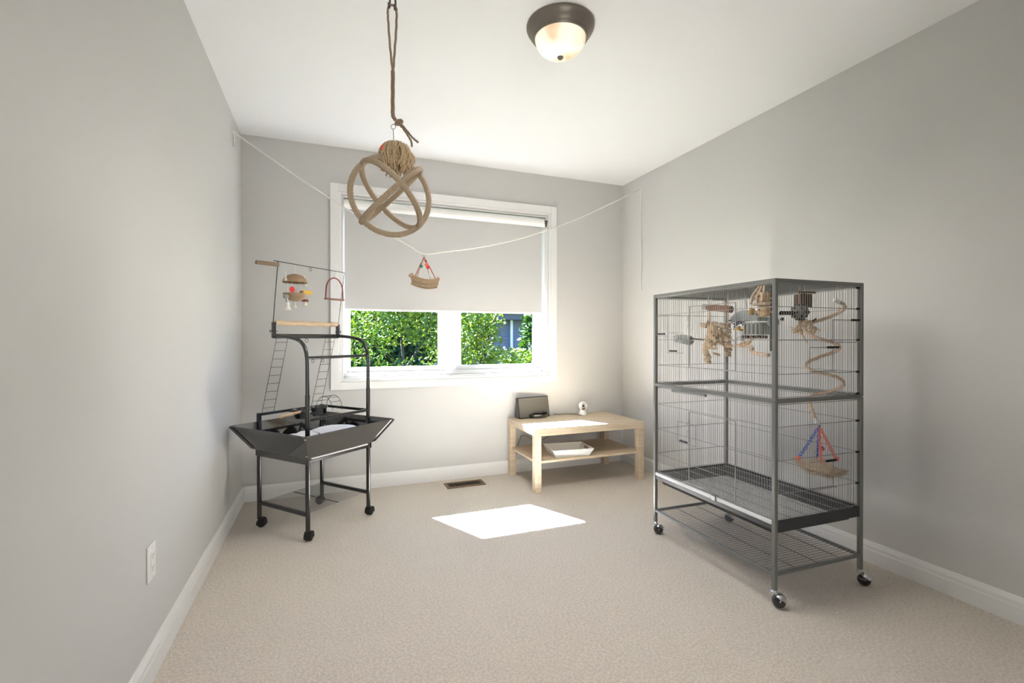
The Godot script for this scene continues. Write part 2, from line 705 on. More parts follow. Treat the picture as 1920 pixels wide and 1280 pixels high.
	for x in [0.6405, 2.2235]:
		b = MB.new()
		b.xf = Transform3D(Basis(), V(x, 2.05, -0.020) - bo)
		b.box(Vector3.ZERO, V(0.003, 0.072, 0.06), 0.001)
		put("end_bracket", b, M.white_plastic, r)
	b = MB.new()       # little grey cord cleat at the right end
	b.xf.origin = -bo
	b.prism(PackedVector2Array([Vector2(2.205, 2.060), Vector2(2.234, 2.060), Vector2(2.223, 2.004), Vector2(2.215, 2.004)]), 0.020, 0.028)
	put("cleat", b, M.grille, r)


# ---- outdoors -----------------------------------------------------------------------
func leaf_mesh(m: Material) -> ArrayMesh:
	var b := MB.new()
	var l := 0.5
	var w := 0.28
	var pts := [V(0, -l, 0), V(-w, -0.1, 0.07), V(-w * 0.7, 0.22, 0.06), V(0, l, -0.06), V(w * 0.7, 0.22, 0.06), V(w, -0.1, 0.07), V(0, 0.0, 0.0)]
	for k in 6:
		b.flat3(pts[6], pts[k], pts[(k + 1) % 6], V(0, 0, 1))
	return b.mesh(m)


func leaf_mat() -> StandardMaterial3D:
	var m := mat(Color(1, 1, 1), 0.75)
	m.metallic_specular = 0.25
	m.vertex_color_use_as_albedo = true
	m.backlight_enabled = true
	m.backlight = Color(0.55, 0.60, 0.20)
	m.cull_mode = BaseMaterial3D.CULL_DISABLED
	return m


func crown(parent: Node3D, blobs: Array, count: int, size: float, cols: Array, lm: Material) -> void:
	var mm := MultiMesh.new()
	mm.transform_format = MultiMesh.TRANSFORM_3D
	mm.use_colors = true
	mm.mesh = leaf_mesh(lm)
	mm.instance_count = count
	var total := 0.0
	for bl in blobs:
		total += bl[1].x * bl[1].y * bl[1].z
	for i in count:
		var t := rng.randf() * total
		var pick: Array = blobs[0]
		for bl in blobs:
			t -= bl[1].x * bl[1].y * bl[1].z
			if t <= 0.0:
				pick = bl
				break
		var d := V(rng.randfn(), rng.randfn(), rng.randfn()).normalized() * pow(rng.randf(), 0.42)
		var p: Vector3 = pick[0] + d * pick[1]
		var up := V(rng.randfn() * 0.7, 0.9 + rng.randfn() * 0.5, rng.randfn() * 0.7 + 0.35).normalized()
		var x := up.cross(V(rng.randfn(), rng.randfn(), rng.randfn())).normalized()
		var y := up.cross(x)
		var s := size * rng.randf_range(0.65, 1.25)
		mm.set_instance_transform(i, Transform3D(Basis(x * s, y * s, up * s), p))
		var c: Color = cols[rng.randi() % cols.size()]
		var k := rng.randf_range(0.75, 1.2)
		mm.set_instance_color(i, Color(c.r * k, c.g * k, c.b * k))
	var o := MultiMeshInstance3D.new()
	o.multimesh = mm
	o.name = "foliage"
	stuff(o)
	parent.add_child(o)


func branch(parent: Node3D, pts: Array, r0: float, r1: float, m: Material, called := "branch") -> void:
	var b := MB.new()
	var c := smooth(pts, 6)
	var rr := PackedFloat32Array()
	for k in c.size():
		rr.append(lerpf(r0, r1, float(k) / c.size()))
	b.tube(c, r0, 7, false, rr)
	put(called, b, m, parent)


func outdoors() -> void:
	var gy := -2.7
	var b := MB.new()
	b.box2(V(-60, gy - 0.3, -90), V(60, gy, -WALL))
	var lawn := mat(Color(0.20, 0.26, 0.10), 1.0)
	lawn.albedo_texture = noise_tex(0.03, 512, false, 1.0, FastNoiseLite.TYPE_SIMPLEX, 4, ramp2(Color(0.75, 0.8, 0.7), Color(1, 1, 1)))
	triplanar(lawn, 0.5)
	var g := struct("ground", b, lawn)
	g.set_meta("label", "lawn outside below the window")
	# unseen slabs outside, placed to keep sun off the floor by the table
	b = MB.new()
	b.box2(V(0.97, 2.27, -1.13), V(3.6, 2.36, -WALL))
	b.box2(V(0.712, 2.70, -1.90), V(0.825, 2.76, -WALL))
	struct("unseen_sun_blocker", b, M.white_trim)

	var bark := mat(Color(0.17, 0.16, 0.15), 0.95)
	bark.normal_enabled = true
	bark.normal_texture = noise_tex(0.08, 256, true, 8.0)
	triplanar(bark, 4.0, false)
	var lm := leaf_mat()
	var greens := [Color(0.075, 0.135, 0.016), Color(0.110, 0.165, 0.018), Color(0.045, 0.092, 0.016), Color(0.130, 0.175, 0.022), Color(0.06, 0.115, 0.032)]
	var deep := [Color(0.032, 0.07, 0.026), Color(0.045, 0.085, 0.03), Color(0.028, 0.06, 0.03)]

	# the tree in front of the left pane, with its forked trunk
	var at := V(1.86, gy, -5.2)
	var t := thing("garden_tree", "bright leafy tree with a forked trunk outside the left window pane", "tree", at)
	branch(t, [V(0, 0, 0), V(0.02, 1.6, 0), V(-0.02, 3.2, 0.02)], 0.075, 0.046, bark, "trunk")
	branch(t, [V(-0.02, 3.2, 0.02), V(-0.06, 3.6, 0.0), V(-0.12, 4.1, 0.05), V(-0.3, 4.9, 0.1)], 0.034, 0.005, bark)
	branch(t, [V(-0.02, 3.2, 0.02), V(0.10, 3.42, 0.06), V(0.26, 3.7, 0.1), V(0.52, 4.4, 0.2)], 0.030, 0.005, bark)
	branch(t, [V(-0.01, 3.0, 0.02), V(-0.3, 3.45, 0.1), V(-0.7, 3.8, 0.25)], 0.016, 0.004, bark)
	branch(t, [V(0.02, 2.95, 0.02), V(0.5, 3.3, 0.15), V(0.9, 3.6, 0.3)], 0.016, 0.004, bark)
	crown(t, [[V(-0.35, 4.35, 0.1), V(1.05, 0.75, 0.9)], [V(0.55, 4.25, 0.2), V(0.9, 0.7, 0.8)], [V(0.0, 5.1, 0), V(1.1, 0.8, 1.0)], [V(-0.85, 3.65, 0.2), V(0.65, 0.55, 0.5)], [V(0.0, 3.3, 0.35), V(0.5, 0.2, 0.25)], [V(0.75, 3.55, 0.1), V(0.55, 0.45, 0.5)]], 9500, 0.085, greens, lm)

	# the tree in front of the right pane
	at = V(3.45, gy, -5.6)
	t = thing("garden_tree", "pale green tree outside the left half of the right window pane", "tree", at)
	branch(t, [V(0, 0, 0), V(0.03, 1.6, 0), V(0.0, 3.3, 0.02)], 0.12, 0.07, bark, "trunk")
	branch(t, [V(0, 3.3, 0.02), V(0.1, 3.8, 0.1), V(0.35, 4.5, 0.1)], 0.05, 0.014, bark)
	branch(t, [V(0, 3.2, 0.02), V(-0.15, 3.7, 0.1), V(-0.3, 4.4, 0.1)], 0.05, 0.014, bark)
	crown(t, [[V(-0.2, 3.7, 0.1), V(0.55, 0.66, 0.6)], [V(0.0, 4.1, 0.2), V(0.42, 0.30, 0.4)], [V(-0.5, 5.2, 0), V(0.5, 0.5, 0.5)], [V(0.55, 3.35, 0.3), V(0.6, 0.28, 0.5)]], 3400, 0.095, [greens[1], greens[3], greens[0], Color(0.09, 0.13, 0.03)], lm)

	# low bush tops at the lower right
	at = V(4.75, gy, -5.2)
	t = thing("tall_shrub", "light green shrub top at the lower right corner of the right window pane", "shrub", at)
	branch(t, [V(0, 0, 0), V(0.05, 1.5, 0), V(0, 3.0, 0)], 0.06, 0.02, bark, "trunk")
	crown(t, [[V(0.0, 3.2, 0.1), V(0.62, 0.36, 0.5)], [V(0.35, 3.55, 0.1), V(0.3, 0.3, 0.3)]], 620, 0.13, [greens[3], greens[1], Color(0.10, 0.16, 0.03)], lm)

	# dark conifers behind, between the trees and the house
	var spots := [[V(-1.2, gy, -10.5), 2.6, "dark green background tree far left behind the bright forked tree"], [V(1.6, gy, -11.0), 2.2, "dark green background tree straight behind the bright forked tree"], [V(6.9, gy, -9.6), 0.95, "dark blue-green tree beside the slate house wall at the right window edge"]]
	for s in spots:
		t = thing("background_tree", s[2], "tree", s[0])
		branch(t, [V(0, 0, 0), V(0, 2.0, 0), V(0, 3.4, 0)], 0.16, 0.05, bark, "trunk")
		var rr: float = s[1]
		crown(t, [[V(0, 3.7, 0), V(rr, 1.9, 1.0)]], int(3200 * rr), 0.24, deep, lm)

	# neighbour's house with dark slate siding
	var slate := mat(Color(0.42, 0.43, 0.50), 0.7)
	var h := thing("neighbour_house", "slate grey clapboard house with white downspout behind the trees", "house", V(5.5, gy, -12.5))
	b = MB.new()
	b.box2(V(-9, 0, -7), V(5, 4.55, -0.03))
	put("wall", b, slate, h)
	b = MB.new()
	for k in 36:
		var y := k * 0.125
		b.quad(V(-9, y, 0.018), V(5, y, 0.018), V(5, y + 0.125, -0.01), V(-9, y + 0.125, -0.01), V(0, 0, 1))
		b.quad(V(-9, y, 0.018), V(5, y, 0.018), V(5, y, -0.02), V(-9, y, -0.02), V(0, -1, 0))
	stuff(put("siding", b, slate, h))
	b = MB.new()
	b.box2(V(-9.5, 4.45, -7.4), V(5.5, 4.7, 0.5), 0.02)
	put("eave", b, mat(Color(0.36, 0.37, 0.41), 0.7), h)
	b = MB.new()
	b.prism(PackedVector2Array([Vector2(0.7, 4.7), Vector2(-7.6, 4.7), Vector2(-3.4, 6.6)]), -5.6, 9.6)
	var roof := put("roof", b, mat(Color(0.16, 0.155, 0.16), 0.9), h)
	roof.rotation.y = -PI / 2
	roof.position = V(0, 0, 0)
	b = MB.new()
	b.box2(V(1.18, 0.2, 0.02), V(1.27, 4.45, 0.1), 0.01)
	put("downspout", b, M.white_trim, h)
	for x in [-4.6, -1.6]:
		b = MB.new()
		b.box2(V(x - 0.55, 2.9, 0.0), V(x - 0.47, 4.2, 0.05), 0.005)
		b.box2(V(x + 0.47, 2.9, 0.0), V(x + 0.55, 4.2, 0.05), 0.005)
		b.box2(V(x - 0.47, 4.12, 0.0), V(x + 0.47, 4.2, 0.05), 0.005)
		b.box2(V(x - 0.47, 2.9, 0.0), V(x + 0.47, 2.98, 0.05), 0.005)
		var wf := put("window", b, M.white_trim, h)
		b = MB.new()
		b.box2(V(x - 0.47, 2.98, 0.0), V(x + 0.47, 4.12, 0.022))
		put("pane", b, mat(Color(0.09, 0.11, 0.14), 0.08), wf)


# ---- ceiling light ------------------------------------------------------------------
func ceiling_light() -> void:
	var t := thing("ceiling_light", "round flush ceiling light with bronze ring and lit alabaster bowl", "ceiling light", V(1.481, H, 1.731))
	var b := MB.new()
	b.lathe(PackedVector2Array([Vector2(0.104, -0.046), Vector2(0.110, -0.056), Vector2(0.1145, -0.057), Vector2(0.117, -0.053), Vector2(0.1185, -0.049), Vector2(0.1225, -0.050), Vector2(0.1255, -0.046), Vector2(0.1275, -0.041), Vector2(0.134, -0.034), Vector2(0.143, -0.020), Vector2(0.147, -0.011), Vector2(0.1475, -0.004), Vector2(0.146, 0.0), Vector2(0.0, 0.0)]), 64)
	put("pan", b, M.bronze, t)
	var glass := mat(Color(1, 1, 1), 0.45)
	var swirl_shade := noise_tex(0.012, 256, false, 1.0, FastNoiseLite.TYPE_SIMPLEX_SMOOTH, 3, ramp2(Color(0.82, 0.62, 0.43), Color(1.0, 0.97, 0.88), 0.2, 0.55), 21)  # alabaster swirl; its amber also paints in the bowl's less lit side
	glass.albedo_texture = swirl_shade
	glass.emission_enabled = true
	glass.emission_texture = swirl_shade
	glass.emission = Color(0, 0, 0)
	glass.emission_energy_multiplier = 0.058
	triplanar(glass, 1.7, false)
	b = MB.new()
	var prof := PackedVector2Array()
	for i in 13:
		var an := PI * 0.5 * i / 12.0
		prof.append(Vector2(0.110 * sin(an), -0.054 - 0.080 * cos(an)))
	b.lathe(prof, 48)
	put("glass_bowl", b, glass, t)
	b = MB.new()
	b.lathe(PackedVector2Array([Vector2(0.0, -0.1465), Vector2(0.005, -0.146), Vector2(0.009, -0.1435), Vector2(0.0118, -0.140), Vector2(0.0135, -0.1365), Vector2(0.0135, -0.1345), Vector2(0.0, -0.132)]), 20)
	put("finial", b, M.bronze, t)


# ---- low table by the window and what is on it --------------------------------------
func coffee_table() -> void:
	var x0 := 1.879
	var x1 := 2.792
	var z0 := 0.026
	var z1 := 0.562
	var o := V((x0 + x1) * 0.5, 0, (z0 + z1) * 0.5)
	var t := thing("coffee_table", "light birch square-legged coffee table with a lower shelf under the window", "table", o)
	var b := MB.new()
	b.xf.origin = -o
	b.box2(V(x0, 0.399, z0), V(x1, 0.448, z1), 0.0015)
	put("tabletop", b, M.birch, t)
	for x in [x0 + 0.0245, x1 - 0.0245]:
		for z in [z0 + 0.0245, z1 - 0.0245]:
			b = MB.new()
			b.xf.origin = -o
			b.box(V(x, 0.1995, z), V(0.049, 0.399, 0.049), 0.0015)
			put("leg", b, M.birch, t)
	b = MB.new()
	b.xf.origin = -o
	b.box2(V(x0 + 0.012, 0.206, z0 + 0.049), V(x1 - 0.012, 0.222, z1 - 0.049), 0.001)
	b.box2(V(x0 + 0.049, 0.206, z0 + 0.012), V(x1 - 0.049, 0.222, z0 + 0.049), 0.001)
	b.box2(V(x0 + 0.049, 0.206, z1 - 0.049), V(x1 - 0.049, 0.222, z1 - 0.012), 0.001)
	put("shelf", b, M.birch, t)

	# white tray with cut-out handles
	t = thing("serving_tray", "white flared tray with handle slots on the lower table shelf", "tray", V(2.212, 0.2225, 0.420), -0.12)
	var bx := 0.128
	var bz := 0.095
	var tx := 0.158
	var tz := 0.118
	var hh := 0.056
	b = MB.new()
	b.box2(V(-bx, 0, -bz), V(bx, 0.004, bz), 0.001)
	put("base", b, M.white_plastic, t)
	for s in [-1.0, 1.0]:
		b = MB.new()
		slab(b, V(-bx, 0, bz * s), V(bx, 0, bz * s), V(tx, hh, tz * s), V(-tx, hh, tz * s), 0.0035)
		put("long_side", b, M.white_plastic, t)
		b = MB.new()                      # short side, built round its handle slot
		var e := [V(bx * s, 0, -bz), V(bx * s, 0, bz), V(tx * s, hh, tz), V(tx * s, hh, -tz)]
		for c in [[0.0, 1.0, 0.0, 0.5], [0.0, 1.0, 0.82, 1.0], [0.0, 0.32, 0.5, 0.82], [0.68, 1.0, 0.5, 0.82]]:
			slab(b, bil(e, c[0], c[2]), bil(e, c[1], c[2]), bil(e, c[1], c[3]), bil(e, c[0], c[3]), 0.0035)
		put("handle_side", b, M.white_plastic, t)

	# docking loudspeaker
	t = thing("speaker_dock", "dark grey docking loudspeaker leaning back at the left of the table", "speaker", V(2.088, 0.4485, 0.082), 0.177)
	b = MB.new()
	b.xf = Transform3D(Basis(Vector3(0, 0, 1), Vector3(0, 1, 0), Vector3(-1, 0, 0)), V(0, 0, 0))
	b.prism(PackedVector2Array([Vector2(0.004, 0.004), Vector2(0.010, 0.0), Vector2(-0.052, 0.0), Vector2(-0.060, 0.02), Vector2(-0.052, 0.155), Vector2(-0.044, 0.163), Vector2(-0.026, 0.163), Vector2(-0.0225, 0.158)]), -0.147, 0.147)
	put("cabinet", b, M.black_plastic, t)
	b = MB.new()
	var g0 := MB.new()
	for i in 12:                          # slightly bowed grille
		var xa := -0.143 + 0.286 * i / 12.0
		var xb := -0.143 + 0.286 * (i + 1) / 12.0
		var za := 0.010 * (1.0 - pow(xa / 0.143, 2)) + 0.001
		var zb := 0.010 * (1.0 - pow(xb / 0.143, 2)) + 0.001
		b.quad(V(xa, 0.006, 0.005 + za), V(xb, 0.006, 0.005 + zb), V(xb, 0.158, -0.022 + zb), V(xa, 0.158, -0.022 + za), V(0, 0, 1))
		b.quad(V(xa, 0.158, -0.022 + za), V(xb, 0.158, -0.022 + zb), V(xb, 0.160, -0.028), V(xa, 0.160, -0.028), V(0, 1, 0))
		b.quad(V(xa, 0.006, 0.005 + za), V(xb, 0.006, 0.005 + zb), V(xb, 0.004, 0.0), V(xa, 0.004, 0.0), V(0, -1, 0))
	put("grille", b, M.grille, t)
	b = MB.new()
	var half := PackedVector2Array()
	for i in 17:
		var an := PI * i / 16.0
		half.append(Vector2(0.088 * cos(an), 0.062 * sin(an)))
	b.xf = Transform3D(Basis(Vector3(1, 0, 0), Vector3(0, 0, 1), Vector3(0, 1, 0)), V(0.028, 0, 0.004))
	b.prism(half, 0.0, 0.030)
	var cr := put("cradle", b, M.black_plastic, t)
	b = MB.new()
	b.xf = Transform3D(Basis(Vector3.RIGHT, -0.5), V(0.028, 0.0355, 0.032))
	b.box(Vector3.ZERO, V(0.13, 0.010, 0.030), 0.004)
	put("dock_ledge", b, M.black_matte, cr)
	b = MB.new()
	b.xf.origin = V(0.028, 0.041, 0.034)
	b.ball(Vector3.ZERO, V(0.030, 0.004, 0.014), 16, 6)
	put("connector_cover", b, M.grille, cr)

	# pan-tilt home camera
	t = thing("security_camera", "small white ball camera with a black oval face on the table", "camera", V(2.512, 0.4485, 0.118), -0.42)
	b = MB.new()
	b.lathe(PackedVector2Array([Vector2(0.0, 0.0), Vector2(0.031, 0.0), Vector2(0.0335, 0.004), Vector2(0.0335, 0.012), Vector2(0.031, 0.024), Vector2(0.026, 0.036), Vector2(0.023, 0.044), Vector2(0.0, 0.046)]), 32)
	put("base", b, M.white_plastic, t)
	b = MB.new()
	b.ball(V(0, 0.076, 0), V(0.0375, 0.0375, 0.0375), 28, 18)
	put("head", b, M.white_plastic, t)
	b = MB.new()
	b.xf = Transform3D(Basis(Vector3.RIGHT, 0.05), V(0.0, 0.076, 0.0))
	var oval := PackedVector2Array()
	for i in 28:
		var an := TAU * i / 28.0
		oval.append(Vector2(0.0165 * cos(an), 0.026 * sin(an)))
	b.prism(oval, 0.02, 0.0385)
	var fc := put("face", b, M.lens, t)
	b = MB.new()
	b.xf = Transform3D(Basis(Vector3.RIGHT, PI / 2), V(0, 0.080, 0.0383))
	b.lathe(PackedVector2Array([Vector2(0.0, 0.0), Vector2(0.009, 0.0), Vector2(0.010, 0.003), Vector2(0.008, 0.0045), Vector2(0.0, 0.003)]), 20)
	put("lens", b, M.black_matte, fc)
	b = MB.new()
	var tr := t.transform.affine_inverse()
	var cp := smooth([V(2.497, 0.4515, 0.143), V(2.47, 0.4505, 0.125), V(2.42, 0.4505, 0.04), V(2.33, 0.4505, 0.026), V(2.29, 0.445, 0.02), V(2.27, 0.30, 0.018), V(2.15, 0.245, 0.019), V(2.02, 0.30, 0.019), V(1.985, 0.27, 0.02), V(1.955, 0.17, 0.02), V(1.93, 0.05, 0.02)], 6)
	for i in cp.size():
		cp[i] = tr * cp[i]
	b.tube(cp, 0.0018, 6)
	put("power_cord", b, M.black_matte, t)


func bil(e: Array, u: float, w: float) -> Vector3:
	return (e[0] as Vector3).lerp(e[1], u).lerp((e[3] as Vector3).lerp(e[2], u), w)


# a flat plate with four corners and a thickness
func slab(b: MB, p0: Vector3, p1: Vector3, p2: Vector3, p3: Vector3, th: float) -> void:
	var nn := (p1 - p0).cross(p3 - p0).normalized() * th * 0.5
	var f := [p0 + nn, p1 + nn, p2 + nn, p3 + nn]
	var r := [p0 - nn, p1 - nn, p2 - nn, p3 - nn]
	var c := (p0 + p1 + p2 + p3) * 0.25
	b.quad(f[0], f[1], f[2], f[3], nn)
	b.quad(r[0], r[1], r[2], r[3], -nn)
	for i in 4:
		var k := (i + 1) % 4
		b.quad(f[i], f[k], r[k], r[i], (f[i] + f[k]) * 0.5 - c)


# ---- parrot play stand --------------------------------------------------------------
const SX := 0.2165
const SZ := 0.209
const STAND := Vector3(0.4634, 0.0, 0.530)
const STURN := 0.698

func sp(a: float, y: float, bb: float) -> Vector3:        # along the depth, height, along the front
	return Vector3(bb - SX, y, SZ - a)


func stand_world(p: Vector3) -> Vector3:
	return STAND + p.rotated(Vector3.UP, STURN)


func playstand() -> void:
	var t := thing("bird_play_stand", "black wheeled parrot play stand with flared tray and two wire ladders", "bird stand", STAND, STURN)
	var b: MB
	var cor := [sp(0, 0, 0), sp(0.418, 0, 0), sp(0.418, 0, 0.433), sp(0, 0, 0.433)]
	for c in cor:
		b = MB.new()
		b.tube(path([c + V(0, 0.056, 0), c + V(0, 0.447, 0)]), 0.0122, 16)
		put("leg", b, M.black_metal, t)
	var k := 0
	for c in cor:
		k += 1
		b = MB.new()
		b.xf = Transform3D(Basis(Vector3.UP, [0.5, -0.9, 2.0, 0.2][k - 1]), c)
		b.lathe(PackedVector2Array([Vector2(0, 0.046), Vector2(0.010, 0.046), Vector2(0.013, 0.052), Vector2(0.009, 0.060), Vector2(0, 0.060)]), 14)
		b.xf = b.xf * Transform3D(Basis(), V(0.012, 0, 0))
		var hood := PackedVector2Array([Vector2(-0.0245, 0.015), Vector2(-0.023, 0.036), Vector2(-0.012, 0.051), Vector2(0.006, 0.053), Vector2(0.020, 0.045), Vector2(0.0245, 0.030), Vector2(0.0245, 0.015)])
		b.prism(hood, -0.019, 0.019)
		var cs := put("caster", b, M.black_matte, t)
		for s in [-1.0, 1.0]:
			var wb := MB.new()
			wb.xf = b.xf * Transform3D(Basis(Vector3.RIGHT, PI / 2), V(0, 0.0222, s * 0.0095))
			wb.lathe(PackedVector2Array([Vector2(0, -0.0075), Vector2(0.017, -0.0075), Vector2(0.0212, -0.005), Vector2(0.0222, 0), Vector2(0.0212, 0.005), Vector2(0.017, 0.0075), Vector2(0, 0.0075)]), 20)
			put("wheel", wb, M.black_matte, cs)
	# lower shelf
	for bb in [0.0, 0.433]:
		b = MB.new()
		b.bar(sp(0.0, 0.142, bb), sp(0.418, 0.142, bb), 0.020, 0.020, 0.004)
		put("shelf_rail", b, M.black_metal, t)
	b = MB.new()
	for i in 40:
		var a := 0.014 + 0.010 * i
		b.rod(sp(a, 0.146, 0.0), sp(a, 0.146, 0.433), 0.0008, 4)
	for bb in [0.02, 0.215, 0.413]:
		b.rod(sp(0.014, 0.1435, bb), sp(0.404, 0.1435, bb), 0.0022, 5)
	stuff(put("wire_shelf", b, M.black_metal, t))
	# rails under the tray
	b = MB.new()
	for pr in [[0, 1], [1, 2], [2, 3], [3, 0]]:
		b.bar(cor[pr[0]] + V(0, 0.4275, 0), cor[pr[1]] + V(0, 0.4275, 0), 0.018, 0.018, 0.003)
	put("tray_rail", b, M.black_metal, t)
	b = MB.new()
	b.box2(V(-0.200, 0.4365, -0.190), V(0.204, 0.4475, SZ + 0.011), 0.002)
	put("drawer", b, M.drawer, t)
	for x in [-SX - 0.0135, SX + 0.0135]:
		b = MB.new()
		b.box2(V(x - 0.0012, 0.414, -SZ - 0.012), V(x + 0.0012, 0.449, SZ + 0.012), 0.0005)
		put("side_panel", b, M.gloss_black, t)
	b = MB.new()
	b.box2(V(-SX - 0.012, 0.4505, -SZ - 0.012), V(SX + 0.012, 0.455, SZ + 0.012), 0.001)
	put("tray_floor", b, M.gloss_black, t)
	var lx := SX + 0.0135
	var lz := SZ + 0.0135
	var ux := SX + 0.099
	var uz := SZ + 0.111
	var lo := [V(-lx, 0.447, lz), V(lx, 0.447, lz), V(lx, 0.447, -lz), V(-lx, 0.447, -lz)]
	var hi := [V(-ux, 0.589, uz), V(ux, 0.589, uz), V(ux, 0.589, -uz), V(-ux, 0.589, -uz)]
	for i in 4:
		var j := (i + 1) % 4
		b = MB.new()
		slab(b, lo[i], lo[j], hi[j], hi[i], 0.0022)
		var dn: Vector3 = ((lo[i] + lo[j]) * 0.5).normalized() * 0.010
		dn.y = -0.004
		slab(b, hi[i], hi[j], hi[j] + dn, hi[i] + dn, 0.002)          # rolled rim
		var sk := put("seed_skirt", b, M.gloss_black, t)
		b = MB.new()                                                    # folded corner flange with its two screws
		var e: Vector3 = (hi[i] - lo[i])
		var od := V(lo[i].x, 0, lo[i].z).normalized() * 0.016
		slab(b, lo[i] + e * 0.02, hi[i] - e * 0.02, hi[i] - e * 0.04 + od, lo[i] + e * 0.06 + od, 0.005)
		put("corner_flange", b, M.gloss_black, sk)
		for f in [0.14, 0.90]:
			b = MB.new()
			b.ball(lo[i] + e * f + od * 1.05, V(0.0045, 0.0045, 0.0045), 8, 5)
			put("screw", b, M.steel, sk)
	# upright posts, the upper tray frame and the two bent tubes
	for c in [cor[1], cor[2]]:
		b = MB.new()
		b.bar(c + V(0, 0.455, 0), c + V(0, 0.657, 0), 0.021, 0.021, 0.003)
		put("short_post", b, M.black_metal, t)
	for c in [cor[0], cor[3]]:
		b = MB.new()
		b.tube(path([c + V(0, 0.455, 0), c + V(0, 0.782, 0)]), 0.0122, 16)
		put("lower_post", b, M.black_metal, t)
	for bb in [0.0, 0.433]:
		b = MB.new()
		b.tube(smooth([sp(0, 0.78, bb), sp(0, 0.86, bb), sp(0.0, 0.945, bb), sp(0.004, 0.99, bb), sp(0.018, 1.034, bb), sp(0.044, 1.063, bb), sp(0.085, 1.082, bb), sp(0.16, 1.095, bb), sp(0.275, 1.103, bb)], 6), 0.0102, 14)
		put("bent_tube", b, M.black_metal, t)
	for q in [[sp(0, 0.648, 0), sp(0, 0.648, 0.433)], [sp(0.418, 0.648, 0), sp(0.418, 0.648, 0.433)], [sp(0.418, 0.648, 0.433), sp(0, 0.648, 0.433)]]:
		b = MB.new()
		b.bar(q[0], q[1], 0.011, 0.016, 0.002)
		put("frame_bar", b, M.black_metal, t)
	b = MB.new()
	b.rod(sp(0, 0.982, 0.0), sp(0, 0.982, 0.433), 0.0085, 12)
	for bb in [0.035, 0.10, 0.37]:
		b.tube(ring(sp(0, 0.964, bb), V(1, 0, 0), V(0, 1, 0), 0.009, 14), 0.0012, 5, true)
	put("cross_bar", b, M.black_metal, t)
	b = MB.new()
	b.bar(sp(0.275, 1.100, -0.012), sp(0.275, 1.100, 0.447), 0.012, 0.026, 0.003)
	b.tube(ring(sp(0.275, 1.074, 0.209), V(1, 0, 0), V(0, 1, 0), 0.011, 14), 0.0013, 5, true)
	put("top_bar", b, M.black_metal, t)
	for bb in [-0.004, 0.442]:
		b = MB.new()
		b.box2(sp(0.275, 1.09, bb) - V(0.008, 0, 0.011), sp(0.275, 1.178, bb) + V(0.008, 0, 0.011), 0.002)
		b.rod(sp(0.275, 1.128, bb - 0.022), sp(0.275, 1.128, bb + 0.022), 0.0022, 6)
		b.box(sp(0.275, 1.128, bb - 0.022 if bb < 0.1 else bb + 0.022), V(0.003, 0.016, 0.006), 0.001)
		put("perch_bracket", b, M.black_metal, t)
	b = MB.new()
	var pp := PackedVector3Array()
	var pr2 := PackedFloat32Array()
	for i in 60:
		pp.append(sp(0.275 + 0.0015 * sin(i * 0.9), 1.1745 + 0.0015 * sin(i * 0.37), 0.004 + 0.4345 * i / 59.0))
		pr2.append(0.0138 + 0.0016 * sin(i * 1.7) + 0.0012 * sin(i * 3.1))
	b.tube(pp, 0.0138, 12, false, pr2)
	put("wood_perch", b, M.cream_fibre, t)
	b = MB.new()
	b.rod(sp(0.275, 1.172, -0.008), sp(0.236, 1.515, -0.004), 0.0026, 8)
	b.rod(sp(0.275, 1.172, 0.446), sp(0.236, 1.508, 0.462), 0.0018, 8)
	b.rod(sp(0.236, 1.5155, -0.030), sp(0.236, 1.508, 0.465), 0.0022, 8)
	b.tube(ring(sp(0.236, 1.4975, 0.208), V(1, 0, 0), V(0, 1, 0), 0.0095, 14), 0.0012, 5, true)
	put("toy_frame", b, M.black_metal, t)
	# wire ladders
	for bb in [0.014, 0.350]:
		b = MB.new()
		var r0 := sp(0.279, 1.088, bb + 0.002)
		var r1 := sp(0.279, 1.088, bb + 0.072)
		var s0 := sp(0.414, 0.652, bb)
		var s1 := sp(0.414, 0.652, bb + 0.075)
		b.rod(r0, s0, 0.0015, 6)
		b.rod(r1, s1, 0.0015, 6)
		for i in 9:
			var f := 0.055 + 0.109 * i
			b.rod(r0.lerp(s0, f), r1.lerp(s1, f), 0.0013, 6)
		put("wire_ladder", b, M.black_metal, t)
	b = MB.new()                                   # little wire bridge over the cups
	var arcs := []
	for bb in [0.285, 0.360]:
		var ap := PackedVector3Array()
		for i in 15:
			var an := PI * i / 14.0
			ap.append(sp(0.215 + 0.072 * cos(an), 0.650 + 0.085 * sin(an), bb))
		b.tube(ap, 0.0015, 6)
		arcs.append(ap)
	for i in range(1, 14, 2):
		b.rod(arcs[0][i], arcs[1][i], 0.0012, 5)
	put("wire_bridge", b, M.black_metal, t)
	b = MB.new()
	b.rod(sp(0.225, 0.650, 0.0), sp(0.300, 0.648, 0.185), 0.0075, 12)
	put("dowel_perch", b, M.wood, t)
	b = MB.new()
	b.bar(sp(0.418, 0.646, 0.185), sp(0.0, 0.646, 0.185), 0.008, 0.010, 0.002)
	put("frame_bar", b, M.black_metal, t)

	# feeding cups hung in the frame
	var lab := ["black feeding cup in the play stand frame, nearer the left ladder", "black feeding cup in the play stand frame, nearer the window"]
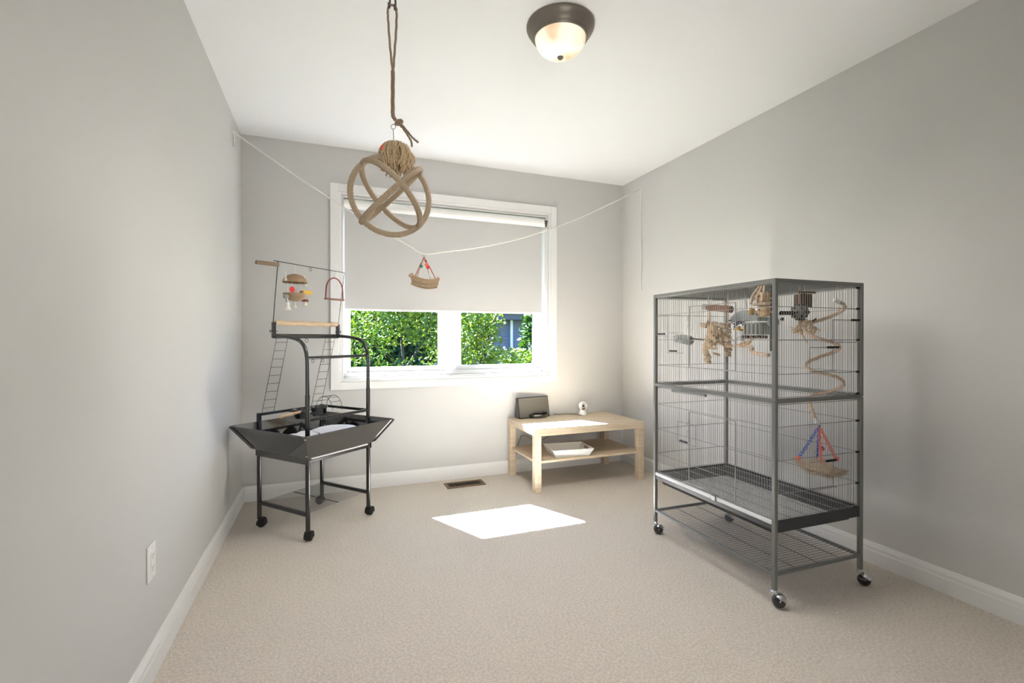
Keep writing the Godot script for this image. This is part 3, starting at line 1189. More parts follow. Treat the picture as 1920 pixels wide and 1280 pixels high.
	for i in 2:
		var w := stand_world(sp(0.355, 0.598, 0.235 + 0.125 * i))
		var c2 := thing("feeding_cup", lab[i], "cup", w, STURN, "feeding cups of the play stand")
		b = MB.new()
		b.lathe(PackedVector2Array([Vector2(0, 0.0), Vector2(0.034, 0.0), Vector2(0.042, 0.008), Vector2(0.050, 0.05), Vector2(0.054, 0.052), Vector2(0.054, 0.056), Vector2(0.048, 0.056), Vector2(0.038, 0.012), Vector2(0, 0.006)]), 28)
		put("bowl", b, M.black_plastic, c2)
		b = MB.new()
		b.tube(ring(V(0, 0.050, 0), V(1, 0, 0), V(0, 0, 1), 0.0545, 28), 0.0018, 6, true)
		b.rod(V(0, 0.05, -0.053), V(0, 0.05, -0.066), 0.0018, 6)
		put("holder_ring", b, M.black_metal, c2)

	# crumpled paper in the tray
	for i in 2:
		var sh: Node3D = thing("paper_sheet", ["large white paper sheet bulging up in the right half of the play stand tray", "small white paper corner standing up behind the left front of the tray"][i], "paper", stand_world(sp(0.0, 0.456, 0.0)), STURN)
		b = MB.new()
		var a0: float = [-0.015, 0.035][i]
		var a1: float = [0.44, 0.30][i]
		var b0: float = [0.120, -0.015][i]
		var b1: float = [0.400, 0.105][i]
		var g := []
		for u in 13:
			var row := []
			for w in 9:
				var f := u / 12.0
				var kk := w / 8.0
				var y: float = 0.002 + ([0.086, 0.092][i] as float) * pow(sin(PI * pow(f, 0.75)), 0.8) * (1.0 - 0.25 * absf(kk - 0.5)) + 0.045 * (1.0 - f) * (1.0 - f)
				y += 0.004 * sin(kk * 9.0 + f * 5.0)
				var aa := lerpf(a0, a1, f) + 0.05 * (kk - 0.5) * (0.5 if i == 0 else -1.0)
				var bb := lerpf(b0, b1, kk) + (0.04 * f if i == 0 else 0.07 * f)
				row.append(V(bb, y, -aa))
			g.append(row)
		for u in 12:
			for w in 8:
				b.quad(g[u][w], g[u + 1][w], g[u + 1][w + 1], g[u][w + 1], V(0, 1, 0))
				var dn := V(0, -0.0006, 0)
				b.quad(g[u][w] + dn, g[u + 1][w] + dn, g[u + 1][w + 1] + dn, g[u][w + 1] + dn, V(0, -1, 0))
		put("sheet", b, M.paper, sh)

	# rope perch bolted to the top left corner
	var rw := stand_world(sp(0.236, 1.4975, -0.006))
	t = thing("rope_perch", "short stiff grey-brown rope perch sticking out left from the play stand top", "perch", rw, STURN)
	b = MB.new()
	var rp := PackedVector3Array()
	for i in 60:
		rp.append(V(-0.004 - 0.122 * i / 59.0, -0.004 * i / 59.0, 0))
	b.tube(rp, 0.0108, 10, false, PackedFloat32Array(), true, 0.10, 1.6)
	put("rope", b, M.jute, t)
	b = MB.new()
	b.xf = Transform3D(Basis(Vector3.BACK, PI / 2), V(0.002, 0, 0))
	b.lathe(PackedVector2Array([Vector2(0, -0.006), Vector2(0.011, -0.006), Vector2(0.011, 0.0), Vector2(0.005, 0.002), Vector2(0.005, 0.016), Vector2(0, 0.016)]), 14)
	put("wing_bolt", b, M.steel, t)

	# coconut toy
	var cw := stand_world(sp(0.240, 1.508, 0.106))
	t = thing("coconut_toy", "coconut-shell bird toy with white tassels hanging in the stand's wire frame", "bird toy", cw, STURN)
	for s in [[0.066, -0.100, 1.0, 0.050], [0.064, -0.162, -1.0, 0.046]]:
		b = MB.new()
		b.xf.origin = V(0, s[1], 0)
		var pr3 := PackedVector2Array()
		for i in 11:
			var an := PI * 0.5 * i / 10.0
			pr3.append(Vector2(s[0] * cos(an), s[3] * sin(an)))
		for i in 11:
			var an := PI * 0.5 * (10 - i) / 10.0
			pr3.append(Vector2((s[0] - 0.004) * cos(an), (s[3] - 0.004) * sin(an)))
		if s[2] < 0.0:
			b.xf.basis = Basis(Vector3.RIGHT, PI)
		b.lathe(pr3, 28)
		put("coconut_half", b, M.coconut, t)
	b = MB.new()
	b.rod(V(0, 0, 0), V(0.004, -0.05, 0), 0.0012, 5)
	put("cord", b, M.white_cotton, t)
	for q in [[-0.045, 0.0], [0.045, 0.0], [0.0, 0.04], [0.012, -0.045]]:
		b = MB.new()
		b.rod(V(q[0], -0.09, q[1]), V(q[0] * 1.05, -0.165, q[1] * 1.05), 0.0011, 5)
		put("cord", b, M.white_cotton, t)
	for q in [[0.066, -0.10, 0.0, 0.013], [-0.062, -0.24, 0.02, 0.020], [0.0, -0.233, 0.0, 0.011], [0.068, -0.215, 0.0, 0.012], [-0.066, -0.085, 0.01, 0.010]]:
		b = MB.new()
		b.rod(V(q[0], q[1] + 0.045, q[2]), V(q[0], q[1] + 0.01, q[2]), 0.003, 6)
		b.ball(V(q[0], q[1] + 0.012, q[2]), V(q[3] * 0.55, q[3] * 0.6, q[3] * 0.55), 8, 6)
		for i in 9:
			var an := TAU * i / 9.0
			b.rod(V(q[0], q[1] + 0.010, q[2]), V(q[0] + cos(an) * q[3] * 0.7, q[1] - q[3] * 1.1, q[2] + sin(an) * q[3] * 0.7), q[3] * 0.27, 5)
		put("tassel", b, M.white_cotton, t)
	b = MB.new()
	b.ball(V(-0.066, -0.185, 0.01), V(0.016, 0.013, 0.016), 12, 8)
	b.rod(V(-0.064, -0.20, 0.01), V(-0.062, -0.225, 0.02), 0.006, 8)
	put("bell", b, M.grey_plastic, t)
	b = MB.new()
	for i in 6:
		var an := TAU * i / 6.0
		b.ball(V(-0.052 + 0.011 * cos(an), -0.146 + 0.011 * sin(an), 0.045), V(0.007, 0.007, 0.005), 8, 5)
	b.ball(V(-0.052, -0.146, 0.046), V(0.008, 0.008, 0.006), 8, 5)
	put("flower_bead", b, M.red, t)
	b = MB.new()
	b.box(V(0.044, -0.155, 0.046), V(0.062, 0.022, 0.016), 0.003)
	put("block", b, M.yellow, t)
	b = MB.new()
	b.ball(V(0.006, -0.157, 0.05), V(0.012, 0.011, 0.010), 10, 6)
	put("knot", b, M.brown_wood, t)
	b = MB.new()
	b.xf.origin = V(0.068, -0.200, 0.0)
	b.lathe(PackedVector2Array([Vector2(0, -0.006), Vector2(0.018, -0.005), Vector2(0.021, 0.0), Vector2(0.014, 0.008), Vector2(0, 0.010)]), 14)
	put("disc_bead", b, M.red_wood, t)

	# arched wooden swing
	var ww := stand_world(sp(0.237, 1.5095, 0.385))
	t = thing("arch_swing", "small red-brown arched wooden swing hanging at the stand's right wire", "swing", ww, STURN)
	b = MB.new()
	b.tube(ring(V(0, -0.008, 0), V(1, 0, 0), V(0, 1, 0), 0.0095, 14), 0.0014, 5, true)
	b.rod(V(0, -0.018, 0), V(0, -0.046, 0), 0.0016, 6)
	put("hook", b, M.steel, t)
	b = MB.new()
	var arc := PackedVector3Array()
	for i in 25:
		var an := PI * i / 24.0
		arc.append(V(0.064 * cos(an), -0.122 + 0.078 * sin(an), 0))
	arc.insert(0, V(0.068, -0.178, 0))
	arc.append(V(-0.068, -0.178, 0))
	b.tube(arc, 0.0042, 10)
	put("arch", b, M.red_wood, t)
	b = MB.new()
	b.rod(V(-0.074, -0.178, 0), V(0.074, -0.178, 0), 0.0062, 12)
	put("perch", b, M.brown_wood, t)


# ---- flight cage --------------------------------------------------------------------
const CAGE := Vector3(2.4696, 0.0, 1.809)
const CTURN := -0.0198
const HX := 0.25
const HZ := 0.383

func cp(a: float, y: float, bb: float) -> Vector3:        # along the long side, height, into the cage
	return Vector3(bb - HX, y, HZ - a)


func cage_world(p: Vector3) -> Vector3:
	return CAGE + p.rotated(Vector3.UP, CTURN)


func wire_wall(b: MB, along_z: bool, at: float, lo: float, hi: float, y0: float, y1: float, ys: Array) -> void:
	var n := int(round((hi - lo) / 0.0131))
	for i in n:
		var q := lo + (hi - lo) * (i + 0.5) / n
		var p := Vector3(at, y0, q) if along_z else Vector3(q, y0, at)
		b.rod(p, Vector3(p.x, y1, p.z), 0.00092, 4)
	for y in ys:
		if along_z:
			b.rod(Vector3(at, y, lo), Vector3(at, y, hi), 0.0014, 5)
		else:
			b.rod(Vector3(lo, y, at), Vector3(hi, y, at), 0.0014, 5)


func wire_loop(b: MB, pts: Array, r: float) -> void:
	for i in pts.size():
		b.rod(pts[i], pts[(i + 1) % pts.size()], r, 6)


func cage() -> void:
	var t := thing("bird_cage", "tall grey wire flight cage on wheels standing along the right wall", "bird cage", CAGE, CTURN)
	var b: MB
	var px := HX - 0.0
	var cor := [V(-px, 0, HZ), V(-px, 0, -HZ), V(px, 0, -HZ), V(px, 0, HZ)]
	for c in cor:
		b = MB.new()
		b.bar(c + V(0, 0.069, 0), c + V(0, 0.826, 0), 0.0178, 0.0178, 0.0022)
		b.bar(c + V(0, 0.828, 0), c + V(0, 1.325, 0), 0.0178, 0.0178, 0.0022)
		put("post", b, M.cage, t)
	var k := 0
	for c in cor:                                      # ball casters with chrome hoods
		b = MB.new()
		var turn: float = [0.6, 0.3, 0.9, 0.75][k]
		k += 1
		var bx := Transform3D(Basis(Vector3.UP, -turn), c)
		b.xf = bx
		b.lathe(PackedVector2Array([Vector2(0, 0.060), Vector2(0.014, 0.060), Vector2(0.0145, 0.064), Vector2(0.009, 0.070), Vector2(0, 0.070)]), 16)
		b.xf = bx * Transform3D(Basis(Vector3.BACK, -0.5), V(0.016, 0.027, 0))
		var dome := PackedVector2Array()
		for i in 9:
			var an := 0.35 + (PI * 0.5 - 0.35) * i / 8.0
			dome.append(Vector2(0.0275 * cos(an), 0.0275 * sin(an) + 0.004))
		b.lathe(dome, 24)
		var cs := put("caster", b, M.chrome, t)
		b = MB.new()
		b.xf = bx
		b.ball(V(0.016, 0.0262, 0), V(0.026, 0.026, 0.026), 20, 12)
		put("wheel", b, M.black_plastic, cs)
	# rails
	for y in [1.316, 0.829]:
		for i in 4:
			b = MB.new()
			b.bar(cor[i] + V(0, y, 0), cor[(i + 1) % 4] + V(0, y, 0), 0.016, 0.018, 0.002)
			put("rail", b, M.cage, t)
	for i in 4:
		b = MB.new()
		b.bar(cor[i] + V(0, 0.131, 0), cor[(i + 1) % 4] + V(0, 0.131, 0), 0.014, 0.013, 0.002)
		put("shelf_rail", b, M.cage, t)
	b = MB.new()
	var n := 42
	for i in n:
		var z := -HZ + 2.0 * HZ * (i + 0.5) / n
		b.rod(V(-HX, 0.139, z), V(HX, 0.139, z), 0.0013, 5)
	for x in [-0.13, 0.0, 0.13]:
		b.rod(V(x, 0.136, -HZ), V(x, 0.136, HZ), 0.0022, 5)
	stuff(put("wire_shelf", b, M.wire, t))
	# the four wire sides, upper and lower, and the roof
	var ups := [1.303, 1.212, 1.076, 0.937, 0.842]
	var lows := [0.814, 0.723, 0.586, 0.450, 0.352]
	for side in [[true, -HX + 0.003], [true, HX - 0.003], [false, HZ - 0.003], [false, -HZ + 0.003]]:
		for lv in [[0.838, 1.306, ups], [0.348, 0.818, lows]]:
			b = MB.new()
			var rr: float = HZ if side[0] else HX
			wire_wall(b, side[0], side[1], -rr + 0.006, rr - 0.006, lv[0], lv[1], lv[2])
			stuff(put("wire_panel", b, M.wire, t))
	b = MB.new()
	n = 78
	for i in n:
		var z := -HZ + 2.0 * HZ * (i + 0.5) / n
		b.rod(V(-HX, 1.318, z), V(HX, 1.318, z), 0.00092, 4)
	for x in [-0.15, -0.05, 0.05, 0.15]:
		b.rod(V(x, 1.321, -HZ), V(x, 1.321, HZ), 0.0014, 5)
	stuff(put("wire_roof", b, M.wire, t))
	# doors: bent wire outlines with their latches
	var fx := -HX - 0.002
	for d in [[0.495, 0.20, 0.939, 1.242], [0.495, 0.20, 0.36, 0.716]]:
		b = MB.new()
		wire_loop(b, [V(fx, d[2], HZ - d[0]), V(fx, d[3], HZ - d[0]), V(fx, d[3], HZ - d[1]), V(fx, d[2], HZ - d[1])], 0.0021)
		var dr := put("front_door", b, M.wire, t)
		b = MB.new()
		var zz: float = HZ - d[0]
		b.tube(smooth([V(fx - 0.003, d[3] - 0.03, zz), V(fx - 0.014, d[3] - 0.06, zz + 0.004), V(fx - 0.012, d[3] - 0.09, zz - 0.004), V(fx - 0.003, d[3] - 0.10, zz)], 5), 0.0018, 6)
		put("latch", b, M.steel, dr)
	for d in [[0.66, 0.54, 1.018], [0.58, 0.45, 0.56], [0.80, 0.68, 1.110]]:      # feeder doors on the front
		if d[0] > 0.76:
			d = [0.755, 0.66, 1.108]
		b = MB.new()
		wire_loop(b, [V(fx, d[2] - 0.01, HZ - d[0]), V(fx, d[2] + 0.095, HZ - d[0]), V(fx, d[2] + 0.095, HZ - d[1]), V(fx, d[2] - 0.01, HZ - d[1])], 0.0017)
		var dr := put("feeder_door", b, M.wire, t)
		b = MB.new()
		b.box2(V(fx - 0.008, d[2] - 0.004, HZ - d[0] + 0.02), V(fx - 0.001, d[2] + 0.004, HZ - d[0] + 0.075), 0.001)
		put("door_tab", b, M.black_matte, dr)
	var fz := HZ + 0.002
	for d in [[0.325, 0.469, 1.066, 1.162, 0.435, 0.485], [0.19, 0.325, 0.945, 1.045, 0.289, 0.357], [0.19, 0.33, 0.455, 0.565, 0.284, 0.342]]:
		b = MB.new()
		wire_loop(b, [V(d[0] - HX, d[2], fz), V(d[0] - HX, d[3], fz), V(d[1] - HX, d[3], fz), V(d[1] - HX, d[2], fz)], 0.0017)
		wire_loop(b, [V(d[0] - HX, d[2], fz), V(d[0] - HX, d[2], fz + 0.016), V(d[1] - HX, d[2], fz + 0.016), V(d[1] - HX, d[2], fz)], 0.0015)
		var dr := put("feeder_door", b, M.wire, t)
		b = MB.new()
		b.box2(V(d[4] - HX, d[3] - 0.0045, fz), V(d[5] - HX, d[3] + 0.0045, fz + 0.008), 0.001)
		put("door_tab", b, M.black_matte, dr)
	b = MB.new()
	b.rod(V(fx - 0.014, 0.812, HZ - 0.606), V(fx - 0.014, 0.813, HZ - 0.366), 0.0075, 10)
	put("door_rod", b, M.cage, t)
	# hinge plates on the far edge of the side panel
	for y in [1.303, 1.212, 1.076, 0.937, 0.842, 0.723, 0.586, 0.450]:
		b = MB.new()
		b.box2(V(HX - 0.026, y - 0.004, HZ - 0.004), V(HX - 0.008, y + 0.004, HZ + 0.003), 0.001)
		put("hook_tab", b, M.black_matte, t)
	# base: apron, pull-out tray and grate
	b = MB.new()
	b.box2(V(-HX - 0.004, 0.303, HZ - 0.004), V(HX + 0.004, 0.346, HZ + 0.004), 0.001)
	put("apron", b, M.tray_dark, t)
	b = MB.new()
	b.box2(V(-HX - 0.004, 0.303, -HZ - 0.004), V(HX + 0.004, 0.346, -HZ + 0.004), 0.001)
	put("apron", b, M.tray_dark, t)
	b = MB.new()
	b.box2(V(HX - 0.004, 0.303, -HZ + 0.004), V(HX + 0.004, 0.346, HZ - 0.004), 0.001)
	put("apron", b, M.tray_dark, t)
	b = MB.new()
	b.box2(V(-HX - 0.004, 0.308, -HZ + 0.004), V(-HX + 0.004, 0.328, HZ - 0.004), 0.001)
	put("apron", b, M.tray_dark, t)
	b = MB.new()
	b.box2(V(-HX - 0.007, 0.328, -HZ + 0.004), V(-HX + 0.004, 0.346, HZ - 0.004), 0.003)
	put("lit_front_ledge", b, M.tray_pale, t)  # pale colour paints in the window light reflected on this ledge
	b = MB.new()
	var ty := 0.282
	b.box2(V(-HX + 0.03, ty, -HZ + 0.03), V(HX - 0.03, ty + 0.004, HZ - 0.03), 0.001)
	put("tray_floor", b, M.tray_pale, t)
	b = MB.new()
	for q in [[V(-HX + 0.03, ty, HZ - 0.03), V(HX - 0.03, ty, HZ - 0.03), V(HX - 0.012, 0.325, HZ - 0.012), V(-HX + 0.012, 0.325, HZ - 0.012)], [V(-HX + 0.03, ty, -HZ + 0.03), V(HX - 0.03, ty, -HZ + 0.03), V(HX - 0.012, 0.325, -HZ + 0.012), V(-HX + 0.012, 0.325, -HZ + 0.012)], [V(HX - 0.03, ty, -HZ + 0.03), V(HX - 0.03, ty, HZ - 0.03), V(HX - 0.012, 0.325, HZ - 0.012), V(HX - 0.012, 0.325, -HZ + 0.012)], [V(-HX + 0.03, ty, -HZ + 0.03), V(-HX + 0.03, ty, HZ - 0.03), V(-HX + 0.012, 0.325, HZ - 0.012), V(-HX + 0.012, 0.325, -HZ + 0.012)]]:
		slab(b, q[0], q[1], q[2], q[3], 0.003)
	put("drawer_tray", b, M.tray_black, t)
	b = MB.new()
	b.box2(V(-HX - 0.012, 0.326, 0.045), V(-HX - 0.004, 0.352, 0.075), 0.003)
	put("drawer_catch", b, M.cage, t)
	b = MB.new()
	n = 58
	for i in n:
		var z := -HZ + 0.01 + (2.0 * HZ - 0.02) * i / (n - 1)
		b.rod(V(-HX + 0.006, 0.336, z), V(HX - 0.006, 0.336, z), 0.0011, 4)
	for i in 6:
		var x := -HX + 0.02 + (2.0 * HX - 0.04) * i / 5.0
		b.rod(V(x, 0.3385, -HZ + 0.006), V(x, 0.3385, HZ - 0.006), 0.0017, 5)
	stuff(put("wire_grate", b, M.wire, t))


# ---- toys and perches in the cage ---------------------------------------------------
func ctoy(called: String, label: String, category: String, a: float, y: float, bb: float) -> Node3D:
	return thing(called, label, category, cage_world(cp(a, y, bb)), CTURN)


func cage_toys() -> void:
	var b: MB
	var t: Node3D
	# local axes in a toy: x into the cage, y up, z towards the camera (minus a)
	# cork roll near the roof
	t = ctoy("hanging_perch", "short brown wooden cylinder perch hung level just under the cage roof", "perch", 0.42, 1.233, 0.12)
	b = MB.new()
	var p0 := V(0, 0.009, -0.078)
	var p1 := V(0, -0.011, 0.073)
	b.tube(path([p0, p1]), 0.0165, 18)
	put("cylinder", b, M.brown_wood, t)
	b = MB.new()
	b.tube(path([p0, p0 + V(0, 0.004, -0.034)]), 0.015, 14)
	put("end_cap", b, M.grey_plastic, t)
	for z in [-0.070, 0.039]:
		b = MB.new()
		b.tube(path([V(-0.010, 0.084, z - 0.004), V(-0.006, 0.012, z), V(0.006, 0.012, z), V(0.010, 0.084, z + 0.004)]), 0.0013, 6)
		put("hanging_wire", b, M.steel, t)

	# big cream shredding toy
	t = ctoy("shredding_toy", "large cream shredding toy of bark and fibre in the left half of the cage", "bird toy", 0.52, 1.08, 0.18)
	b = MB.new()
	b.box(V(0, 0.060, -0.04), V(0.006, 0.19, 0.022), 0.002)
	put("leather_strap", b, M.pale_rope, t)
	b = MB.new()
	for i in 26:
		var th := rng.randf() * TAU
		var c := V(rng.randfn() * 0.022, rng.randfn() * 0.026 + 0.005, rng.randfn() * 0.03)
		var u := V(rng.randfn(), rng.randfn() * 0.6, rng.randfn()).normalized()
		var w := u.cross(V(cos(th), 0.4, sin(th))).normalized()
		var l := rng.randf_range(0.02, 0.04)
		slab(b, c - u * l - w * 0.011, c + u * l - w * 0.011, c + u * l + w * 0.011, c - u * l + w * 0.011, 0.004)
	put("bark_chips", b, M.cream_fibre, t)
	b = MB.new()
	for i in 7:
		var c := V(rng.randfn() * 0.012, -0.045 - i * 0.013, -0.052 + rng.randfn() * 0.008)
		b.ball(c, V(0.018, 0.012, 0.019) * rng.randf_range(0.75, 1.1), 9, 6)
	for i in 8:
		var c := V(rng.randfn() * 0.02, rng.randfn() * 0.02 - 0.01, rng.randfn() * 0.035)
		b.ball(c, V(0.016, 0.016, 0.019), 9, 6)
	put("fibre_knots", b, M.cream_fibre, t)
	for q in [[-0.075, 0.073], [0.01, 0.075], [0.055, 0.068]]:
		b = MB.new()
		b.xf = Transform3D(Basis(Vector3.RIGHT, 0.2 + q[0]), V(0, q[1], q[0]))
		b.box(Vector3.ZERO, V(0.03, 0.024, 0.05), 0.006)
		put("soft_block", b, M.pale_rope, t)
	b = MB.new()
	b.rod(V(0, 0.15, -0.04), V(0, 0.236, -0.04), 0.0013, 6)
	put("hanging_wire", b, M.steel, t)

	# stacked spools
	t = ctoy("spool_toy", "stacked beige wooden spool toy hanging in front of the far corner post", "bird toy", 0.52, 1.08, 0.27)
	b = MB.new()
	b.rod(V(0, 0.08, 0), V(0, 0.236, 0), 0.004, 8)
	put("cord", b, M.pale_rope, t)
	for i in 6:
		b = MB.new()
		b.xf.origin = V(0, 0.072 - i * 0.030, 0)
		var r := [0.013, 0.016, 0.014, 0.017, 0.020, 0.016][i] as float
		b.lathe(PackedVector2Array([Vector2(0, -0.013), Vector2(r, -0.013), Vector2(r * 1.1, -0.009), Vector2(r * 0.92, 0.0), Vector2(r * 1.1, 0.009), Vector2(r, 0.013), Vector2(0, 0.013)]), 16)
		put("spool", b, M.pale_rope if i % 2 else M.wood, t)

	# forked rope perch
	t = ctoy("forked_perch", "forked tan branch perch running from the middle of the cage to the front post", "perch", 0.34, 1.05, 0.2)
	b = MB.new()
	b.tube(smooth([V(0.03, 0.0, -0.17), V(0.01, -0.006, -0.10), V(0, 0.0, 0.0), V(-0.01, -0.012, 0.05), V(-0.10, -0.028, 0.13), V(-0.19, -0.036, 0.30)], 8), 0.0078, 10, false, PackedFloat32Array(), true, 0.08, 1.3)
	put("rope", b, M.peach_rope, t)
	b = MB.new()
	b.tube(smooth([V(0.005, 0.0, -0.03), V(0, 0.010, 0.01), V(0, 0.040, 0.055)], 6), 0.014, 10, false, PackedFloat32Array([0.010, 0.012, 0.014, 0.014, 0.013, 0.012, 0.011, 0.009, 0.008, 0.006, 0.005, 0.004, 0.003]))
	put("fork", b, M.wood, t)

	# grey foraging toy with a curved roof
	t = ctoy("foraging_toy", "grey foraging toy with curved roof and blue fringe in the middle of the cage", "bird toy", 0.30, 1.14, 0.2)
	b = MB.new()
	var cur := PackedVector2Array()
	for i in 15:
		var s := i / 14.0
		cur.append(Vector2(-0.115 + 0.17 * s, 0.030 + 0.056 * sin(PI * (0.10 + 0.80 * s))))
	for i in 15:
		var s := 1.0 - i / 14.0
		cur.append(Vector2(-0.115 + 0.17 * s, 0.028 + 0.008 * sin(PI * (0.12 + 0.75 * s))))
	b.xf = Transform3D(Basis(Vector3(0, 0, 1), Vector3(0, 1, 0), Vector3(-1, 0, 0)), V(0, -0.008, 0.01))
	b.prism(cur, -0.035, 0.035)
	put("curved_roof", b, M.grey_plastic, t)
	b = MB.new()
	b.box2(V(-0.03, -0.040, -0.028), V(0.03, 0.018, 0.075), 0.004)
	put("box", b, M.grey_plastic, t)
	b = MB.new()
	for z in [-0.012, 0.012, 0.036, 0.058]:
		b.box2(V(-0.034, -0.036, z - 0.004), V(-0.028, 0.012, z + 0.004), 0.001)
	put("slot", b, M.tray_light2, t)
	for i in 9:
		b = MB.new()
		b.xf = Transform3D(Basis(Vector3.RIGHT, PI / 2), V(-0.01, -0.050, -0.045 + 0.0165 * i))
		b.lathe(PackedVector2Array([Vector2(0, -0.0068), Vector2(0.0065, -0.0068), Vector2(0.0085, 0), Vector2(0.0065, 0.0068), Vector2(0, 0.0068)]), 10)
		put("bead", b, M.black_plastic if i % 2 == 0 else M.brown_wood, t)
	b = MB.new()
	for i in 14:
		var c := V(rng.randfn() * 0.012 - 0.01, 0.026 + rng.randfn() * 0.012, -0.075 + rng.randfn() * 0.018)
		b.rod(c, c + V(rng.randfn() * 0.012, rng.randfn() * 0.014 - 0.006, -0.022 + rng.randfn() * 0.014), 0.0028, 4)
	put("fringe", b, M.sky_blue_dark, t)
	b = MB.new()
	for i in 10:
		var c := V(rng.randfn() * 0.01 - 0.01, -0.012 + rng.randfn() * 0.006, -0.055 + rng.randfn() * 0.014)
		b.ball(c, V(0.008, 0.006, 0.009), 8, 5)
	put("yellow_tuft", b, M.yellow, t)
	b = MB.new()
	for i in 8:
		var c := V(rng.randfn() * 0.01 - 0.02, -0.036 + rng.randfn() * 0.01, -0.04 + rng.randfn() * 0.01)
		b.rod(c, c + V(0, -0.014 + rng.randfn() * 0.01, -0.006 + rng.randfn() * 0.012), 0.003, 4)
	put("foil_strips", b, M.steel, t)
	b = MB.new()
	b.rod(V(0, 0.080, -0.03), V(0, 0.176, -0.045), 0.0022, 6)
	put("hanging_wire", b, M.steel, t)

	# woven bundle at the near corner
	t = ctoy("woven_toy", "tan woven block toy with cream strands hanging beside the near front post", "bird toy", 0.165, 1.235, 0.12)
	b = MB.new()
	b.box(V(0, 0.030, 0.0), V(0.045, 0.055, 0.046), 0.008)
	b.box(V(0.002, -0.030, 0.004), V(0.046, 0.050, 0.05), 0.008)
	put("woven_block", b, M.wood, t)
	b = MB.new()
	for i in 6:
		b.box(V(-0.0235, -0.045 + 0.02 * i, -0.012 + 0.012 * (i % 3)), V(0.003, 0.006, 0.008), 0.001)
	put("hole", b, M.black_matte, t)
	b = MB.new()
	b.box(V(0, 0.0, 0.0), V(0.055, 0.012, 0.075), 0.003)
	put("slat", b, M.pale_rope, t)
	b = MB.new()
	for z in [-0.028, -0.008, 0.014]:
		b.tube(smooth([V(0, 0.082, z * 0.6), V(-0.012, 0.06, z), V(-0.024, 0.035, z * 1.3), V(-0.026, 0.012, z * 1.4)], 5), 0.006, 7)
	b.tube(smooth([V(0, 0.045, -0.03), V(-0.006, 0.025, -0.05), V(-0.006, 0.005, -0.065)], 5), 0.005, 7)
	put("strand", b, M.pale_rope, t)
	b = MB.new()
	b.ball(V(-0.02, -0.03, -0.042), V(0.014, 0.018, 0.014), 10, 7)
	put("fibre_ball", b, M.yellow_fibre, t)

	# dark ladder strip behind the near post
	t = ctoy("bead_strip", "dark upright strip toy hanging close behind the near front post", "bird toy", 0.060, 1.16, 0.05)
	b = MB.new()
	b.box2(V(-0.005, -0.13, -0.007), V(0.005, 0.03, 0.007), 0.002)
	put("strip", b, M.tray_dark, t)
	for i in 6:
		b = MB.new()
		b.box(V(0, 0.045 + 0.0185 * i, 0), V(0.012, 0.015, 0.013), 0.003)
		put("block", b, M.brown_dark, t)

	# grey cup feeder at the left
	t = ctoy("clip_feeder", "small grey cup feeder with a foil rosette clipped to the cage front", "feeder", 0.60, 1.078, 0.06)
	b = MB.new()
	b.xf = Transform3D(Basis(Vector3.RIGHT, PI / 2 + 0.12), V(0, 0, 0.0))
	b.lathe(PackedVector2Array([Vector2(0, -0.04), Vector2(0.021, -0.04), Vector2(0.024, -0.03), Vector2(0.025, 0.035), Vector2(0.021, 0.045), Vector2(0, 0.045)]), 20)
	put("cup", b, M.grey_plastic, t)
	b = MB.new()
	for i in 12:
		var an := TAU * i / 12.0
		b.rod(V(0, 0.006, -0.045), V(cos(an) * 0.02, 0.006 + sin(an) * 0.02, -0.066), 0.0035, 5)
	put("rosette", b, M.steel, t)
	b = MB.new()
	b.rod(V(0, 0.004, 0.045), V(0.02, -0.002, 0.115), 0.0045, 8)
	put("stem", b, M.black_plastic, t)
	b = MB.new()
	b.rod(V(-0.05, 0.012, 0.0), V(0, 0.012, 0.0), 0.002, 6)
	b.rod(V(-0.05, 0.012, -0.10), V(-0.05, 0.012, 0.0), 0.0016, 6)
	put("clip_wire", b, M.steel, t)

	# woven ball with a dark dotted perch, seen through the end panel
	t = ctoy("woven_ball_toy", "dark spotted ball toy with a box and cream fringe at the cage's near end", "bird toy", 0.12, 1.20, 0.285)
	b = MB.new()
	b.ball(V(0, 0, 0), V(0.036, 0.036, 0.036), 20, 14)
	put("ball", b, M.tray_light2, t)
	b = MB.new()
	for i in 7:
		for j in 5:
			var th := 0.5 + 0.55 * j
			var an := TAU * i / 7.0 + 0.4 * (j % 2)
			var d := V(sin(th) * cos(an), cos(th), sin(th) * sin(an))
			b.ball(d * 0.0345, V(0.0055, 0.0055, 0.0055), 7, 5)
	put("spot", b, M.black_matte, t)
	b = MB.new()
	b.rod(V(-0.034, -0.004, 0), V(-0.118, -0.008, 0), 0.0075, 10)
	for i in 5:
		b.tube(ring(V(-0.045 - 0.016 * i, -0.005, 0), V(0, 1, 0), V(0, 0, 1), 0.008, 10), 0.002, 5, true)
	put("dotted_perch", b, M.black_plastic, t)
	b = MB.new()
	b.box(V(0.034, 0.052, -0.01), V(0.058, 0.06, 0.05), 0.004)
	put("box", b, M.brown_wood2, t)
	b = MB.new()
	b.ball(V(-0.105, -0.032, 0), V(0.008, 0.008, 0.008), 10, 6)
	put("bead", b, M.black_plastic, t)
	b = MB.new()
	b.rod(V(-0.118, -0.044, -0.02), V(-0.150, -0.046, -0.02), 0.019, 12)
	put("grey_cap", b, M.grey_plastic, t)
	b = MB.new()
	for i in 16:
		var c := V(0.032 + rng.randfn() * 0.022, -0.058 + rng.randfn() * 0.016, rng.randfn() * 0.02)
		b.ball(c, V(0.013, 0.012, 0.013), 8, 6)
	for i in 14:
		var c := V(0.025 + rng.randfn() * 0.02, -0.07 + rng.randfn() * 0.012, rng.randfn() * 0.02)
		b.rod(c, c + V(rng.randfn() * 0.028, -0.012 + rng.randfn() * 0.018, rng.randfn() * 0.012), 0.0035, 5)
